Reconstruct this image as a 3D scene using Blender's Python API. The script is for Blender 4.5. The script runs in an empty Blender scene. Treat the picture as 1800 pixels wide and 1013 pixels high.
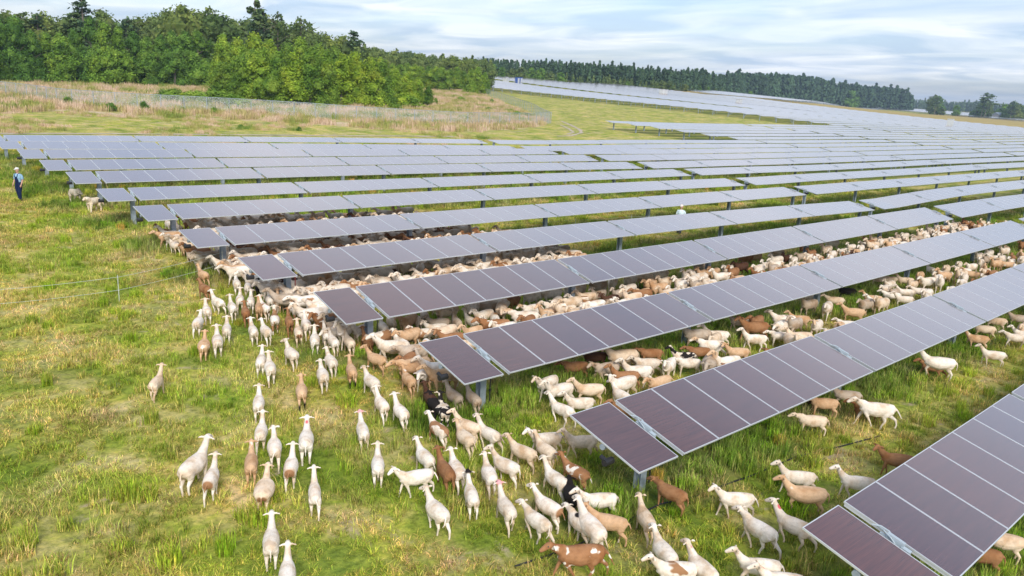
import bpy, bmesh, math, random
import numpy as np
from mathutils import Vector, Matrix, Euler
random.seed(7); RNG = np.random.default_rng(11)
SC = bpy.context.scene
COL = SC.collection

# ------------------------------------------------------------------ camera
CAM = np.array([-11.3016, -4.0823, 7.0067])
R_ = np.array([0.74652868, -0.66301647, 0.05571438])
U_ = np.array([0.12982466, 0.22727919, 0.96513715])
F_ = np.array([0.65256455, 0.71326947, -0.25574632])
FPX = 1373.95
cam_data = bpy.data.cameras.new('camera')
cam = bpy.data.objects.new('camera', cam_data); COL.objects.link(cam)
cam.matrix_world = Matrix(((R_[0], U_[0], -F_[0], CAM[0]), (R_[1], U_[1], -F_[1], CAM[1]), (R_[2], U_[2], -F_[2], CAM[2]), (0, 0, 0, 1)))
cam_data.sensor_width = 36; cam_data.lens = 36 * FPX / 1800; cam_data.clip_start = 0.1; cam_data.clip_end = 12000
SC.camera = cam

# ------------------------------------------------------------------ world (pale sky with streaks of cloud)
SUN_EL = math.radians(37); SUN_AZ = math.radians(208)     # compass-like angle from +Y towards +X
w = bpy.data.worlds.new('World'); SC.world = w; w.use_nodes = True
nt = w.node_tree; N = nt.nodes; Lk = nt.links; N.clear()
def nd(nt, t, **k):
    n = nt.nodes.new(t)
    for a, b in k.items(): setattr(n, a, b)
    return n
sky = nd(nt, 'ShaderNodeTexSky', sky_type='NISHITA', sun_disc=False, sun_elevation=SUN_EL, sun_rotation=SUN_AZ, air_density=1.0, dust_density=1.5, ozone_density=2.0)
tc = nd(nt, 'ShaderNodeTexCoord'); sep = nd(nt, 'ShaderNodeSeparateXYZ'); Lk.new(tc.outputs['Generated'], sep.inputs[0])
zc = nd(nt, 'ShaderNodeMath', operation='MAXIMUM'); zc.inputs[1].default_value = 0.0; Lk.new(sep.outputs[2], zc.inputs[0])
za = nd(nt, 'ShaderNodeMath', operation='ADD'); za.inputs[1].default_value = 0.085; Lk.new(zc.outputs[0], za.inputs[0])
dx = nd(nt, 'ShaderNodeMath', operation='DIVIDE'); Lk.new(sep.outputs[0], dx.inputs[0]); Lk.new(za.outputs[0], dx.inputs[1])
dy = nd(nt, 'ShaderNodeMath', operation='DIVIDE'); Lk.new(sep.outputs[1], dy.inputs[0]); Lk.new(za.outputs[0], dy.inputs[1])
cb = nd(nt, 'ShaderNodeCombineXYZ'); Lk.new(dx.outputs[0], cb.inputs[0]); Lk.new(dy.outputs[0], cb.inputs[1])
mp = nd(nt, 'ShaderNodeMapping'); mp.inputs['Rotation'].default_value = (0, 0, math.radians(48)); mp.inputs['Scale'].default_value = (0.75, 0.50, 1); Lk.new(cb.outputs[0], mp.inputs[0])
n1 = nd(nt, 'ShaderNodeTexNoise'); n1.inputs['Scale'].default_value = 0.6; n1.inputs['Detail'].default_value = 7; n1.inputs['Roughness'].default_value = 0.6; n1.inputs['Distortion'].default_value = 0.6; Lk.new(mp.outputs[0], n1.inputs['Vector'])
cr = nd(nt, 'ShaderNodeValToRGB'); cr.color_ramp.elements[0].position = 0.38; cr.color_ramp.elements[0].color = (0.35, 0.35, 0.35, 1); cr.color_ramp.elements[1].position = 0.66; cr.color_ramp.elements[1].color = (0.97, 0.97, 0.97, 1); Lk.new(n1.outputs['Fac'], cr.inputs[0])
n2 = nd(nt, 'ShaderNodeTexNoise'); n2.inputs['Scale'].default_value = 1.9; n2.inputs['Detail'].default_value = 8; n2.inputs['Distortion'].default_value = 0.8; Lk.new(mp.outputs[0], n2.inputs['Vector'])
cr2 = nd(nt, 'ShaderNodeValToRGB'); cr2.color_ramp.elements[0].position = 0.36; cr2.color_ramp.elements[0].color = (0.44, 0.56, 0.72, 1); cr2.color_ramp.elements[1].position = 0.62; cr2.color_ramp.elements[1].color = (0.88, 0.90, 0.93, 1); Lk.new(n2.outputs['Fac'], cr2.inputs[0])
skm = nd(nt, 'ShaderNodeMix', data_type='RGBA', blend_type='MULTIPLY'); skm.inputs['Factor'].default_value = 1.0
Lk.new(sky.outputs[0], skm.inputs[6]); skm.inputs[7].default_value = (0.92, 0.93, 1.05, 1)
scl = nd(nt, 'ShaderNodeVectorMath', operation='SCALE'); scl.inputs['Scale'].default_value = 6.9; Lk.new(cr2.outputs[0], scl.inputs[0])
mx = nd(nt, 'ShaderNodeMix', data_type='RGBA'); Lk.new(cr.outputs[0], mx.inputs['Factor']); Lk.new(skm.outputs[2], mx.inputs[6]); Lk.new(scl.outputs[0], mx.inputs[7])
bg = nd(nt, 'ShaderNodeBackground'); bg.inputs['Strength'].default_value = 0.125; Lk.new(mx.outputs[2], bg.inputs['Color'])
out = nd(nt, 'ShaderNodeOutputWorld'); Lk.new(bg.outputs[0], out.inputs[0])

sun_d = bpy.data.lights.new('sun', 'SUN'); sun_d.energy = 2.3; sun_d.angle = math.radians(20); sun_d.color = (1.0, 0.95, 0.87)
sun = bpy.data.objects.new('sun', sun_d); COL.objects.link(sun)
sv = Vector((math.sin(SUN_AZ) * math.cos(SUN_EL), math.cos(SUN_AZ) * math.cos(SUN_EL), math.sin(SUN_EL)))
sun.rotation_euler = sv.to_track_quat('Z', 'Y').to_euler()
SC.view_settings.view_transform = 'Standard'; SC.view_settings.look = 'None'; SC.view_settings.gamma = 1; SC.view_settings.exposure = 0.62
SC.render.engine = 'CYCLES'

# ------------------------------------------------------------------ terrain height (thin-plate through surveyed heights)
CTL = np.array([(0,0,-1.46),(15,0,-1.5),(-0.26,10.44,-1.33),(14.74,10.44,-1.45),(29.74,10.44,-1.5),(44.74,10.44,-1.49),(-0.55,20.88,-1.14),(14.45,20.88,-1.26),(29.45,20.88,-1.41),(44.45,20.88,-1.59),(-0.86,31.32,-0.95),(14.14,31.32,-1.07),(29.14,31.32,-1.22),(44.14,31.32,-1.39),(-1.11,41.76,-0.72),(13.89,41.76,-0.87),(28.89,41.76,-1.04),(43.89,41.76,-1.23),(-1.43,52.2,-0.54),(13.57,52.2,-0.75),(28.57,52.2,-0.95),(43.57,52.2,-1.16),(-1.82,62.63,-0.48),(13.18,62.63,-0.68),(28.18,62.63,-0.91),(43.18,62.63,-1.16),(30,0,-1.5),(45,0,-1.5),(-12,-12,-1.46),(-30,-12,-1.46),(-12,0,-1.46),(-30,0,-1.46),(-12,15,-1.25),(-30,15,-1.25),(-12,30,-0.97),(-30,30,-0.97),(-12,45,-0.67),(-30,45,-0.67),(-12,60,-0.49),(-30,60,-0.49),(103,26,-1.97),(103,31,-1.8),(103,42,-1.77),(102,52,-1.7),(101,63,-1.48),(101,68,-1.41),(101,73,-1.34),(100,78,-1.14),(100,84,-0.95),(100,94,-0.75),(150,42,-2.1),(150,47,-2.08),(150,57,-1.82),(149,68,-1.57),(148,78,-1.3),(148,84,-1.3),(148,94,-1.05),(197,99,-1),(198,125,0.1),(200,157,0.9),(210,209,1.9),(217,261,3.4),(265,345,8.1),(354,262,5.5),(400,235,3.1),(371,145,-0.5),(404,99,-2),(200,50,-2.3),(300,60,-2.1),(300,100,-1.5),(300,200,2),(19,184,1),(13,106,0.1),(52,113,0.4),(60,116,0.4),(110,125,-0.4),(80,150,1.2),(225,310,6),(0,240,3),(120,260,4.2),(-40,180,1.2),(-40,100,0.2),(150,-30,-2.5),(60,-30,-2),(-30,-40,-1.7),(400,0,-2.5),(150,300,6),(-100,100,1),(-100,250,3)])
def _K(r2): return np.where(r2 > 0, r2 * np.log(r2 + 1e-9), 0)
_P = CTL[:, :2] / 100; _n = len(CTL)
_A = _K(((_P[:, None] - _P[None]) ** 2).sum(-1)) + np.eye(_n) * .003
_T = np.hstack([np.ones((_n, 1)), _P]); _M = np.block([[_A, _T], [_T.T, np.zeros((3, 3))]])
_w = np.linalg.solve(_M, np.r_[CTL[:, 2], 0, 0, 0])
def gz(x, y):
    x0 = np.asarray(x, float); fall = np.clip((x0 - 430) / 350, 0, 1); fall = fall * fall * (3 - 2 * fall)
    x = np.clip(np.asarray(x, float), -110, 430); y = np.clip(np.asarray(y, float), -45, 370)
    p = np.stack([x / 100, y / 100], -1); o = np.zeros(x.shape)
    flat = p.reshape(-1, 2); r = np.zeros(len(flat))
    for i in range(0, len(flat), 20000):
        q = flat[i:i + 20000]; r[i:i + 20000] = _K(((q[:, None, :] - _P) ** 2).sum(-1)) @ _w[:_n] + _w[_n] + q @ _w[_n + 1:]
    return r.reshape(x.shape) * (1 - fall) - 2.4 * fall
def ray(px, py):
    d = (px - 900) / FPX * R_ - (py - 506.5) / FPX * U_ + F_
    return d / np.linalg.norm(d)
def gp(px, py, h=0.0, tmax=900):
    """point of the land (raised by h) seen at photo pixel px, py"""
    d = ray(px, py); t = np.concatenate([np.arange(8, 120, .25), np.arange(120, tmax, 1.)])
    P = CAM + t[:, None] * d; g = gz(P[:, 0], P[:, 1]) + h; s = P[:, 2] - g
    i = np.argmax(s <= 0)
    if s[i] > 0: i = len(t) - 1
    a = s[i - 1] / (s[i - 1] - s[i] + 1e-9) if i > 0 else 0
    q = P[i - 1] + (P[i] - P[i - 1]) * min(max(a, 0), 1)
    return np.array([q[0], q[1], float(gz(q[0], q[1]))])
def pxdist(P): return float(np.linalg.norm(np.asarray(P) - CAM))
def proj(P):
    d = np.asarray(P) - CAM; z = d @ F_
    return np.stack([900 + FPX * (d @ R_) / z, 506.5 - FPX * (d @ U_) / z], -1)

# ------------------------------------------------------------------ helpers
def tag(o, label=None, cat=None, group=None, kind=None):
    if label: o['label'] = label
    if cat: o['category'] = cat
    if group: o['group'] = group
    if kind: o['kind'] = kind
    return o
def mesh_np(name, V, F, mats=(), midx=None, smooth=False):
    me = bpy.data.meshes.new(name); V = np.asarray(V, np.float32)
    if isinstance(F, np.ndarray):
        n, k = F.shape
        me.vertices.add(len(V)); me.vertices.foreach_set('co', V.ravel())
        me.loops.add(n * k); me.loops.foreach_set('vertex_index', F.astype(np.int32).ravel())
        me.polygons.add(n); me.polygons.foreach_set('loop_start', np.arange(0, n * k, k, dtype=np.int32)); me.polygons.foreach_set('loop_total', np.full(n, k, np.int32))
        me.update(calc_edges=True)
    else:
        me.from_pydata(V.tolist(), [], F)
    for m in mats: me.materials.append(m)
    if midx is not None: me.polygons.foreach_set('material_index', np.asarray(midx, np.int32))
    if smooth: me.polygons.foreach_set('use_smooth', np.ones(len(me.polygons), bool))
    me.update(); return me
def link(name, data, parent=None, loc=None, rot=None, scale=None):
    o = bpy.data.objects.new(name, data); COL.objects.link(o)
    if parent: o.parent = parent
    if loc is not None: o.location = loc
    if rot is not None: o.rotation_euler = rot
    if scale is not None: o.scale = scale if hasattr(scale, '__len__') else (scale,) * 3
    return o
class MB:
    """collects simple solids; build() gives one mesh"""
    def __init__(s): s.V = []; s.F = []; s.m = []; s.cur = 0
    def add(s, V, F):
        o = len(s.V); s.V += [tuple(v) for v in V]; s.F += [tuple(i + o for i in f) for f in F]; s.m += [s.cur] * len(F)
    def box(s, c, d, M=None):
        x, y, z = d[0] / 2, d[1] / 2, d[2] / 2
        V = [Vector((a * x, b * y, e * z)) for a in (-1, 1) for b in (-1, 1) for e in (-1, 1)]
        if M is not None: V = [M @ v for v in V]
        V = [v + Vector(c) for v in V]
        s.add(V, [(0, 1, 3, 2), (4, 6, 7, 5), (0, 4, 5, 1), (2, 3, 7, 6), (0, 2, 6, 4), (1, 5, 7, 3)])
    def tube(s, pts, rad, n=8, cap=True, ry=None):
        pts = [Vector(p) for p in pts]; rings = []
        up = Vector((0, 1, 0))
        for i, p in enumerate(pts):
            t = (pts[min(i + 1, len(pts) - 1)] - pts[max(i - 1, 0)]).normalized()
            a = up - t * up.dot(t)
            if a.length < .2: a = Vector((1, 0, 0)) - t * t.x
            a.normalize(); b = t.cross(a); r1 = rad[i] if hasattr(rad, '__len__') else rad; r2 = (ry[i] if ry else r1)
            rings.append([p + a * math.cos(2 * math.pi * j / n) * r1 + b * math.sin(2 * math.pi * j / n) * r2 for j in range(n)])
        V = [v for r in rings for v in r]; F = []
        for i in range(len(rings) - 1):
            for j in range(n): F.append((i * n + j, i * n + (j + 1) % n, (i + 1) * n + (j + 1) % n, (i + 1) * n + j))
        if cap: F += [tuple(range(n))[::-1], tuple((len(rings) - 1) * n + j for j in range(n))]
        s.add(V, F)
    def build(s, name, mats=(), smooth=False):
        me = bpy.data.meshes.new(name); me.from_pydata(s.V, [], s.F)
        for m in mats: me.materials.append(m)
        me.polygons.foreach_set('material_index', s.m)
        if smooth: me.polygons.foreach_set('use_smooth', [True] * len(s.F))
        me.update(); return me
ORD = ['first', 'second', 'third', 'fourth', 'fifth', 'sixth', 'seventh', 'eighth', 'ninth', 'tenth', 'eleventh', 'twelfth', 'thirteenth', 'fourteenth', 'fifteenth', 'sixteenth', 'seventeenth', 'eighteenth', 'nineteenth']
TENS = {2: 'twenty', 3: 'thirty', 4: 'forty', 5: 'fifty', 6: 'sixty', 7: 'seventy', 8: 'eighty', 9: 'ninety'}
TTH = {2: 'twentieth', 3: 'thirtieth', 4: 'fortieth', 5: 'fiftieth', 6: 'sixtieth', 7: 'seventieth', 8: 'eightieth', 9: 'ninetieth'}
def ordw(i):
    i += 1
    if i < 20: return ORD[i - 1]
    if i >= 100: return '%dth' % i
    return TTH[i // 10] if i % 10 == 0 else TENS[i // 10] + '-' + ORD[i % 10 - 1]

# ------------------------------------------------------------------ materials
def mat(name, base=(.5, .5, .5), rough=.7, spec=.5, metal=0.):
    m = bpy.data.materials.new(name); m.use_nodes = True
    b = m.node_tree.nodes['Principled BSDF']; b.inputs['Base Color'].default_value = (*base, 1); b.inputs['Roughness'].default_value = rough
    b.inputs['Specular IOR Level'].default_value = spec; b.inputs['Metallic'].default_value = metal
    return m
def pb(m): return m.node_tree.nodes['Principled BSDF']
def noise_mix(m, cols, scale=5, detail=4, coord='Object', pos=None, stretch=None, bump=0, bscale=None, rough=.6, seed_random=False):
    nt = m.node_tree; tc = nd(nt, 'ShaderNodeTexCoord'); src = tc.outputs['Object' if coord == 'World' else coord]
    if coord == 'World':
        g = nd(nt, 'ShaderNodeNewGeometry'); src = g.outputs['Position']
    if stretch:
        mp = nd(nt, 'ShaderNodeMapping'); mp.inputs['Scale'].default_value = stretch; nt.links.new(src, mp.inputs[0]); src = mp.outputs[0]
    if seed_random:
        oi = nd(nt, 'ShaderNodeObjectInfo'); va = nd(nt, 'ShaderNodeVectorMath', operation='ADD'); sc = nd(nt, 'ShaderNodeMath', operation='MULTIPLY'); sc.inputs[1].default_value = 50
        nt.links.new(oi.outputs['Random'], sc.inputs[0]); nt.links.new(src, va.inputs[0]); nt.links.new(sc.outputs[0], va.inputs[1]); src = va.outputs[0]
    n = nd(nt, 'ShaderNodeTexNoise'); n.inputs['Scale'].default_value = scale; n.inputs['Detail'].default_value = detail; n.inputs['Roughness'].default_value = rough; nt.links.new(src, n.inputs['Vector'])
    r = nd(nt, 'ShaderNodeValToRGB'); el = r.color_ramp.elements
    pos = pos or [i / (len(cols) - 1) * .5 + .25 for i in range(len(cols))]
    while len(el) < len(cols): el.new(.5)
    for e, c, p in zip(el, cols, pos): e.position = p; e.color = (*c, 1)
    nt.links.new(n.outputs['Fac'], r.inputs[0]); nt.links.new(r.outputs[0], pb(m).inputs['Base Color'])
    if bump:
        n2 = nd(nt, 'ShaderNodeTexNoise'); n2.inputs['Scale'].default_value = bscale or scale * 4; n2.inputs['Detail'].default_value = 3; nt.links.new(src, n2.inputs['Vector'])
        b = nd(nt, 'ShaderNodeBump'); b.inputs['Strength'].default_value = bump; b.inputs['Distance'].default_value = .02; nt.links.new(n2.outputs['Fac'], b.inputs['Height']); nt.links.new(b.outputs[0], pb(m).inputs['Normal'])
    return r.outputs[0]

# ------------------------------------------------------------------ ground
ROWP = 5.2195; TILT = 0.2263; PW = 1.25; PL = 2.0
def sk(k): return -0.15 * k + .04 * (k < 8)
BRUSH = [gp(x, y)[:2] for x, y in [(-500, 205), (0, 200), (110, 195), (230, 205), (330, 208), (480, 214), (650, 226), (820, 233), (940, 226), (968, 214)]]
BRUSH += [gp(x, y)[:2] for x, y in [(900, 190), (840, 165), (786, 146)]] + [np.array([150., 420.]), np.array([-200., 400.]), np.array([-150., 100.])]
BRUSH = np.array(BRUSH)
def in_poly(x, y, P):
    c = np.zeros(x.shape, bool); n = len(P)
    for i in range(n):
        x1, y1 = P[i]; x2, y2 = P[(i + 1) % n]
        cond = ((y1 > y) != (y2 > y)) & (x < (x2 - x1) * (y - y1) / (y2 - y1 + 1e-12) + x1); c ^= cond
    return c
def axis(segs):
    o = []
    for a, b, s in segs: o += list(np.arange(a, b, s))
    return np.array(o + [segs[-1][1]])
gx = axis([(-4000, -400, 400), (-400, -120, 20), (-120, -40, 4), (-40, -20, 1.2), (-20, 60, .6), (60, 130, 1.5), (130, 460, 4), (460, 1000, 40), (1000, 5000, 500)])
gy = axis([(-3000, -300, 300), (-300, -60, 20), (-60, -8, 3), (-8, 75, .6), (75, 130, 1.2), (130, 400, 4), (400, 1000, 40), (1000, 5000, 500)])
GX, GY = np.meshgrid(gx, gy, indexing='ij'); GZ = gz(GX, GY)
near = np.exp(-(((GX - 15) / 60) ** 2 + ((GY - 25) / 60) ** 2))
GZ += near * 0.03 * (np.sin(GX * 1.3 + np.sin(GY * .7) * 2) * np.sin(GY * 1.1 + 1.0) + .6 * np.sin(GX * 2.9 + GY * 1.7))
V = np.stack([GX, GY, GZ], -1).reshape(-1, 3); ni, nj = GX.shape
I = np.arange(ni * nj).reshape(ni, nj)
Fq = np.stack([I[:-1, :-1], I[1:, :-1], I[1:, 1:], I[:-1, 1:]], -1).reshape(-1, 4)
def zone_of(X, Y):
    """r: straw brush outside the fence, g: lush shaded growth under the rows, b: orange-dry sward by the far wood"""
    br = in_poly(X, Y, BRUSH).astype(float)
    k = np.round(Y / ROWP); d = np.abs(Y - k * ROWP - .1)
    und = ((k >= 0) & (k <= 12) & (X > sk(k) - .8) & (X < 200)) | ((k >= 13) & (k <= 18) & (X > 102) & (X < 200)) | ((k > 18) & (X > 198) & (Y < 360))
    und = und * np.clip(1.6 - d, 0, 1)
    track = np.zeros_like(X)
    return br, und, track
br, und, _ = zone_of(V[:, 0], V[:, 1])
dry = ((V[:, 0] > 330) & (V[:, 1] < 330)).astype(float)
gm = mesh_np('ground', V, Fq, smooth=True)
ca = gm.color_attributes.new('zone', 'FLOAT_COLOR', 'POINT'); ca.data.foreach_set('color', np.stack([br, und, dry, np.ones_like(br)], -1).astype(np.float32).ravel())
def ramp(nt, src, cols, pos):
    r = nd(nt, 'ShaderNodeValToRGB'); el = r.color_ramp.elements
    while len(el) < len(cols): el.new(.5)
    for e, c, p in zip(el, cols, pos): e.position = p; e.color = (*c, 1)
    nt.links.new(src, r.inputs[0]); return r.outputs[0]
def mixc(nt, fac, a, b, mode='MIX'):
    m = nd(nt, 'ShaderNodeMix', data_type='RGBA', blend_type=mode)
    for s, i in ((fac, 'Factor'), (a, 6), (b, 7)):
        if hasattr(s, 'links'): nt.links.new(s, m.inputs[i])
        else: m.inputs[i].default_value = s if not isinstance(s, tuple) else (*s, 1)
    return m.outputs[2]
def meadow_color(nt, blade=False):
    g = nd(nt, 'ShaderNodeNewGeometry'); P = g.outputs['Position']
    def noi(scale, det=4, rough=.6, dist=0):
        n = nd(nt, 'ShaderNodeTexNoise'); n.inputs['Scale'].default_value = scale; n.inputs['Detail'].default_value = det; n.inputs['Roughness'].default_value = rough; n.inputs['Distortion'].default_value = dist
        nt.links.new(P, n.inputs['Vector']); return n.outputs['Fac']
    k = 1.55 if blade else 1.14
    c = lambda r, g_, b: (r * k, g_ * k, b * k)
    big = ramp(nt, noi(.11, 3), [c(.215, .26, .034), c(.33, .315, .07), c(.41, .35, .14)], [.36, .50, .64])
    mid = ramp(nt, noi(.55, 5, .65, .4), [c(.115, .195, .02), c(.235, .285, .034), c(.37, .325, .10), c(.46, .38, .20)], [.30, .43, .54, .66])
    col = mixc(nt, .72, big, mid)
    fine = ramp(nt, noi(5.5 if not blade else 9, 5, .7), [(.40, .44, .32), (1, 1, 1), (1.5, 1.4, 1.3)], [.32, .5, .68])
    col = mixc(nt, .85, col, fine, 'MULTIPLY')
    if not blade:
        patch = ramp(nt, noi(.3, 6, .72, .3), [(.55, .66, .5), (1, 1, 1), (1.4, 1.2, 1.25)], [.38, .5, .62]); col = mixc(nt, .8, col, patch, 'MULTIPLY')
    return col, noi
M_ground = mat('meadow', rough=.95, spec=.15); nt = M_ground.node_tree
col, noi = meadow_color(nt)
at = nd(nt, 'ShaderNodeAttribute', attribute_name='zone'); sp = nd(nt, 'ShaderNodeSeparateColor'); nt.links.new(at.outputs['Color'], sp.inputs[0])
dirt = ramp(nt, noi(.8, 6, .62, .6), [(0, 0, 0), (0, 0, 0), (1, 1, 1)], [.3, .60, .70])
col = mixc(nt, dirt, col, (.43, .34, .22))
brush = ramp(nt, noi(.25, 6, .7), [(.18, .25, .04), (.36, .33, .10), (.52, .40, .23), (.58, .46, .33)], [.33, .45, .55, .68])
col = mixc(nt, sp.outputs[0], col, brush)
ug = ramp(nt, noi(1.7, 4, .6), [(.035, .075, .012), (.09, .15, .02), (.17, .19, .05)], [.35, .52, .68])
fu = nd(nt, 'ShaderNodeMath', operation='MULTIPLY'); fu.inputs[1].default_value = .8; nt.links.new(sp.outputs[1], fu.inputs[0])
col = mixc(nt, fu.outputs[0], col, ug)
fd = nd(nt, 'ShaderNodeMath', operation='MULTIPLY'); fd.inputs[1].default_value = .75; nt.links.new(sp.outputs[2], fd.inputs[0])
col = mixc(nt, fd.outputs[0], col, (.42, .30, .12))
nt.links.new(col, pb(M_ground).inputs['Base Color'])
bn = nd(nt, 'ShaderNodeBump'); bn.inputs['Strength'].default_value = .8; bn.inputs['Distance'].default_value = .08; nt.links.new(noi(7, 6, .7), bn.inputs['Height']); nt.links.new(bn.outputs[0], pb(M_ground).inputs['Normal'])
gm.materials.append(M_ground)
tag(link('ground', gm), kind='structure')

# ------------------------------------------------------------------ grass tufts (stuff)
M_blade = mat('grass_blade', rough=.8, spec=.2); nt = M_blade.node_tree; bc, noi = meadow_color(nt, True)
bat = nd(nt, 'ShaderNodeAttribute', attribute_name='tint'); bc = mixc(nt, 1.0, bc, bat.outputs['Color'], 'MULTIPLY')
iat = nd(nt, 'ShaderNodeAttribute', attribute_name='itint'); iat.attribute_type = 'INSTANCER'
bc = mixc(nt, 1.0, bc, iat.outputs['Color'], 'MULTIPLY')
nt.links.new(bc, pb(M_blade).inputs['Base Color'])
tr = nd(nt, 'ShaderNodeBsdfTranslucent'); nt.links.new(bc, tr.inputs['Color']); ms = nd(nt, 'ShaderNodeMixShader'); ms.inputs[0].default_value = .35
mo = nt.nodes['Material Output']; nt.links.new(pb(M_blade).outputs[0], ms.inputs[1]); nt.links.new(tr.outputs[0], ms.inputs[2]); nt.links.new(ms.outputs[0], mo.inputs[0])
def tuft_mesh(name, nb, R, hmin, hmax, width, seed, lean=.5, clump=0):
    r = np.random.default_rng(seed)
    if clump:
        cc = r.uniform(-R, R, (clump, 2)); ci = r.integers(0, clump, nb); base = cc[ci] + r.normal(0, .055, (nb, 2)); ch = r.uniform(.5, 1.5, clump)[ci]
    else: base = r.uniform(-R, R, (nb, 2)); ch = np.ones(nb)
    h = r.uniform(hmin, hmax, nb) * ch; a = r.uniform(0, 2 * np.pi, nb); ln = h * r.uniform(.1, 1.3, nb) * lean
    wd = width * r.uniform(.6, 1.3, nb); d = np.stack([np.cos(a), np.sin(a)], -1); s = np.stack([-np.sin(a), np.cos(a)], -1)
    def P(f, zf, w_): 
        c = base + d * (ln * f)[:, None]
        return [np.concatenate([c - s * (wd * w_)[:, None], (h * zf)[:, None]], 1), np.concatenate([c + s * (wd * w_)[:, None], (h * zf)[:, None]], 1)]
    a0, b0 = P(0, -.05, .8); a1, b1 = P(.35, .62, .7); t = np.concatenate([base + d * ln[:, None], (h * .98)[:, None]], 1)
    V = np.stack([a0, b0, a1, b1, t], 1).reshape(-1, 3); o = np.arange(nb) * 5
    Fc = [(i, i + 1, i + 3, i + 2) for i in o] + [(i + 2, i + 3, i + 4) for i in o]
    me = mesh_np(name, V, Fc, [M_blade])
    tc_ = np.ones((nb, 4)); v = r.uniform(.45, 1.4, nb); warm = r.random(nb) < .42
    tc_[:, 0] = v * np.where(warm, 1.5, .95); tc_[:, 1] = v * np.where(warm, 1.22, 1.10); tc_[:, 2] = v * np.where(warm, 1.5, .75)
    ca = me.color_attributes.new('tint', 'FLOAT_COLOR', 'POINT'); ca.data.foreach_set('color', np.repeat(tc_, 5, 0).astype(np.float32).ravel())
    return me
def scatter(name, label, cat, protos, P, rot, scl, idx, tint):
    me = bpy.data.meshes.new(name); me.vertices.add(len(P)); me.vertices.foreach_set('co', np.asarray(P, np.float32).ravel())
    for nm, ty, arr, key in (('rot', 'FLOAT', rot, 'value'), ('scl', 'FLOAT_VECTOR', scl, 'vector'), ('idx', 'INT', idx, 'value'), ('itint', 'FLOAT_COLOR', tint, 'color')):
        a = me.attributes.new(nm, ty, 'POINT'); a.data.foreach_set(key, np.asarray(arr, np.int32 if ty == 'INT' else np.float32).ravel())
    o = link(name, me); ng = bpy.data.node_groups.new(name + '_nodes', 'GeometryNodeTree')
    ng.interface.new_socket('Geometry', in_out='INPUT', socket_type='NodeSocketGeometry'); ng.interface.new_socket('Geometry', in_out='OUTPUT', socket_type='NodeSocketGeometry')
    gi = ng.nodes.new('NodeGroupInput'); go = ng.nodes.new('NodeGroupOutput'); jn = ng.nodes.new('GeometryNodeJoinGeometry')
    for me_ in protos[::-1]:
        po = bpy.data.objects.new(me_.name, me_); oi = ng.nodes.new('GeometryNodeObjectInfo'); oi.inputs['Object'].default_value = po; oi.inputs['As Instance'].default_value = True
        ng.links.new(oi.outputs['Geometry'], jn.inputs[0])
    ip = ng.nodes.new('GeometryNodeInstanceOnPoints'); ip.inputs['Pick Instance'].default_value = True
    def na(nm, ty):
        n = ng.nodes.new('GeometryNodeInputNamedAttribute'); n.data_type = ty; n.inputs['Name'].default_value = nm; return n.outputs['Attribute']
    cx_ = ng.nodes.new('ShaderNodeCombineXYZ'); ng.links.new(na('rot', 'FLOAT'), cx_.inputs[2])
    er = ng.nodes.new('FunctionNodeEulerToRotation'); ng.links.new(cx_.outputs[0], er.inputs[0])
    ng.links.new(gi.outputs[0], ip.inputs['Points']); ng.links.new(jn.outputs[0], ip.inputs['Instance']); ng.links.new(na('idx', 'INT'), ip.inputs['Instance Index'])
    ng.links.new(er.outputs[0], ip.inputs['Rotation']); ng.links.new(na('scl', 'FLOAT_VECTOR'), ip.inputs['Scale']); ng.links.new(ip.outputs[0], go.inputs[0])
    md = o.modifiers.new('scatter', 'NODES'); md.node_group = ng
    tag(o, label, cat, kind='stuff'); return o
def in_view(X, Y, m=60):
    P = np.stack([X, Y, gz(X, Y)], -1); d = P - CAM; z = d @ F_; u = 900 + FPX * (d @ R_) / np.maximum(z, .1); v = 506.5 - FPX * (d @ U_) / np.maximum(z, .1)
    return (z > 3) & (u > -m * 3) & (u < 1800 + m * 3) & (v < 1013 + m * 2.5)
def vnoise(X, Y, s, seed=0):
    r = np.random.default_rng(seed); o = 0
    for i in range(5):
        a = r.uniform(0, 6.28); f = s * r.uniform(.6, 1.8); o = o + np.sin((X * math.cos(a) + Y * math.sin(a)) * f + r.uniform(0, 6.28) + 1.5 * np.sin((X * math.sin(a) - Y * math.cos(a)) * f * .7))
    return o / 5
protos = [tuft_mesh('grass_tuft', 560, .62, .03, .12, .0085, s, 1.7, clump=34) for s in (1, 2, 3)] + [tuft_mesh('tall_grass_tuft', 480, .62, .07, .24, .009, s, .9, clump=16) for s in (4, 5)] + [tuft_mesh('weed_clump', 150, .2, .15, .42, .012, 6, .5)]
xs, ys = np.meshgrid(np.arange(-35, 75, .92), np.arange(-6, 70, .92)); X = xs.ravel() + RNG.uniform(-.4, .4, xs.size); Y = ys.ravel() + RNG.uniform(-.4, .4, xs.size)
d = np.hypot(X - CAM[0], Y - CAM[1]); keep = in_view(X, Y) & (d > 6) & (RNG.random(len(X)) < np.clip(1.5 - d / 75, .35, 1)); X, Y, d = X[keep], Y[keep], d[keep]
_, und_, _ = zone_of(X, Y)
pv = vnoise(X, Y, .7, 3)
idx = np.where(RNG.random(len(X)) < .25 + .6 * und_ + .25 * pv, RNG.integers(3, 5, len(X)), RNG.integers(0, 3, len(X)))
s1 = 1 + np.clip(d - 30, 0, 60) / 60; zs = (1 + .35 * pv + .7 * und_) * RNG.uniform(.7, 1.3, len(X))
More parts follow.
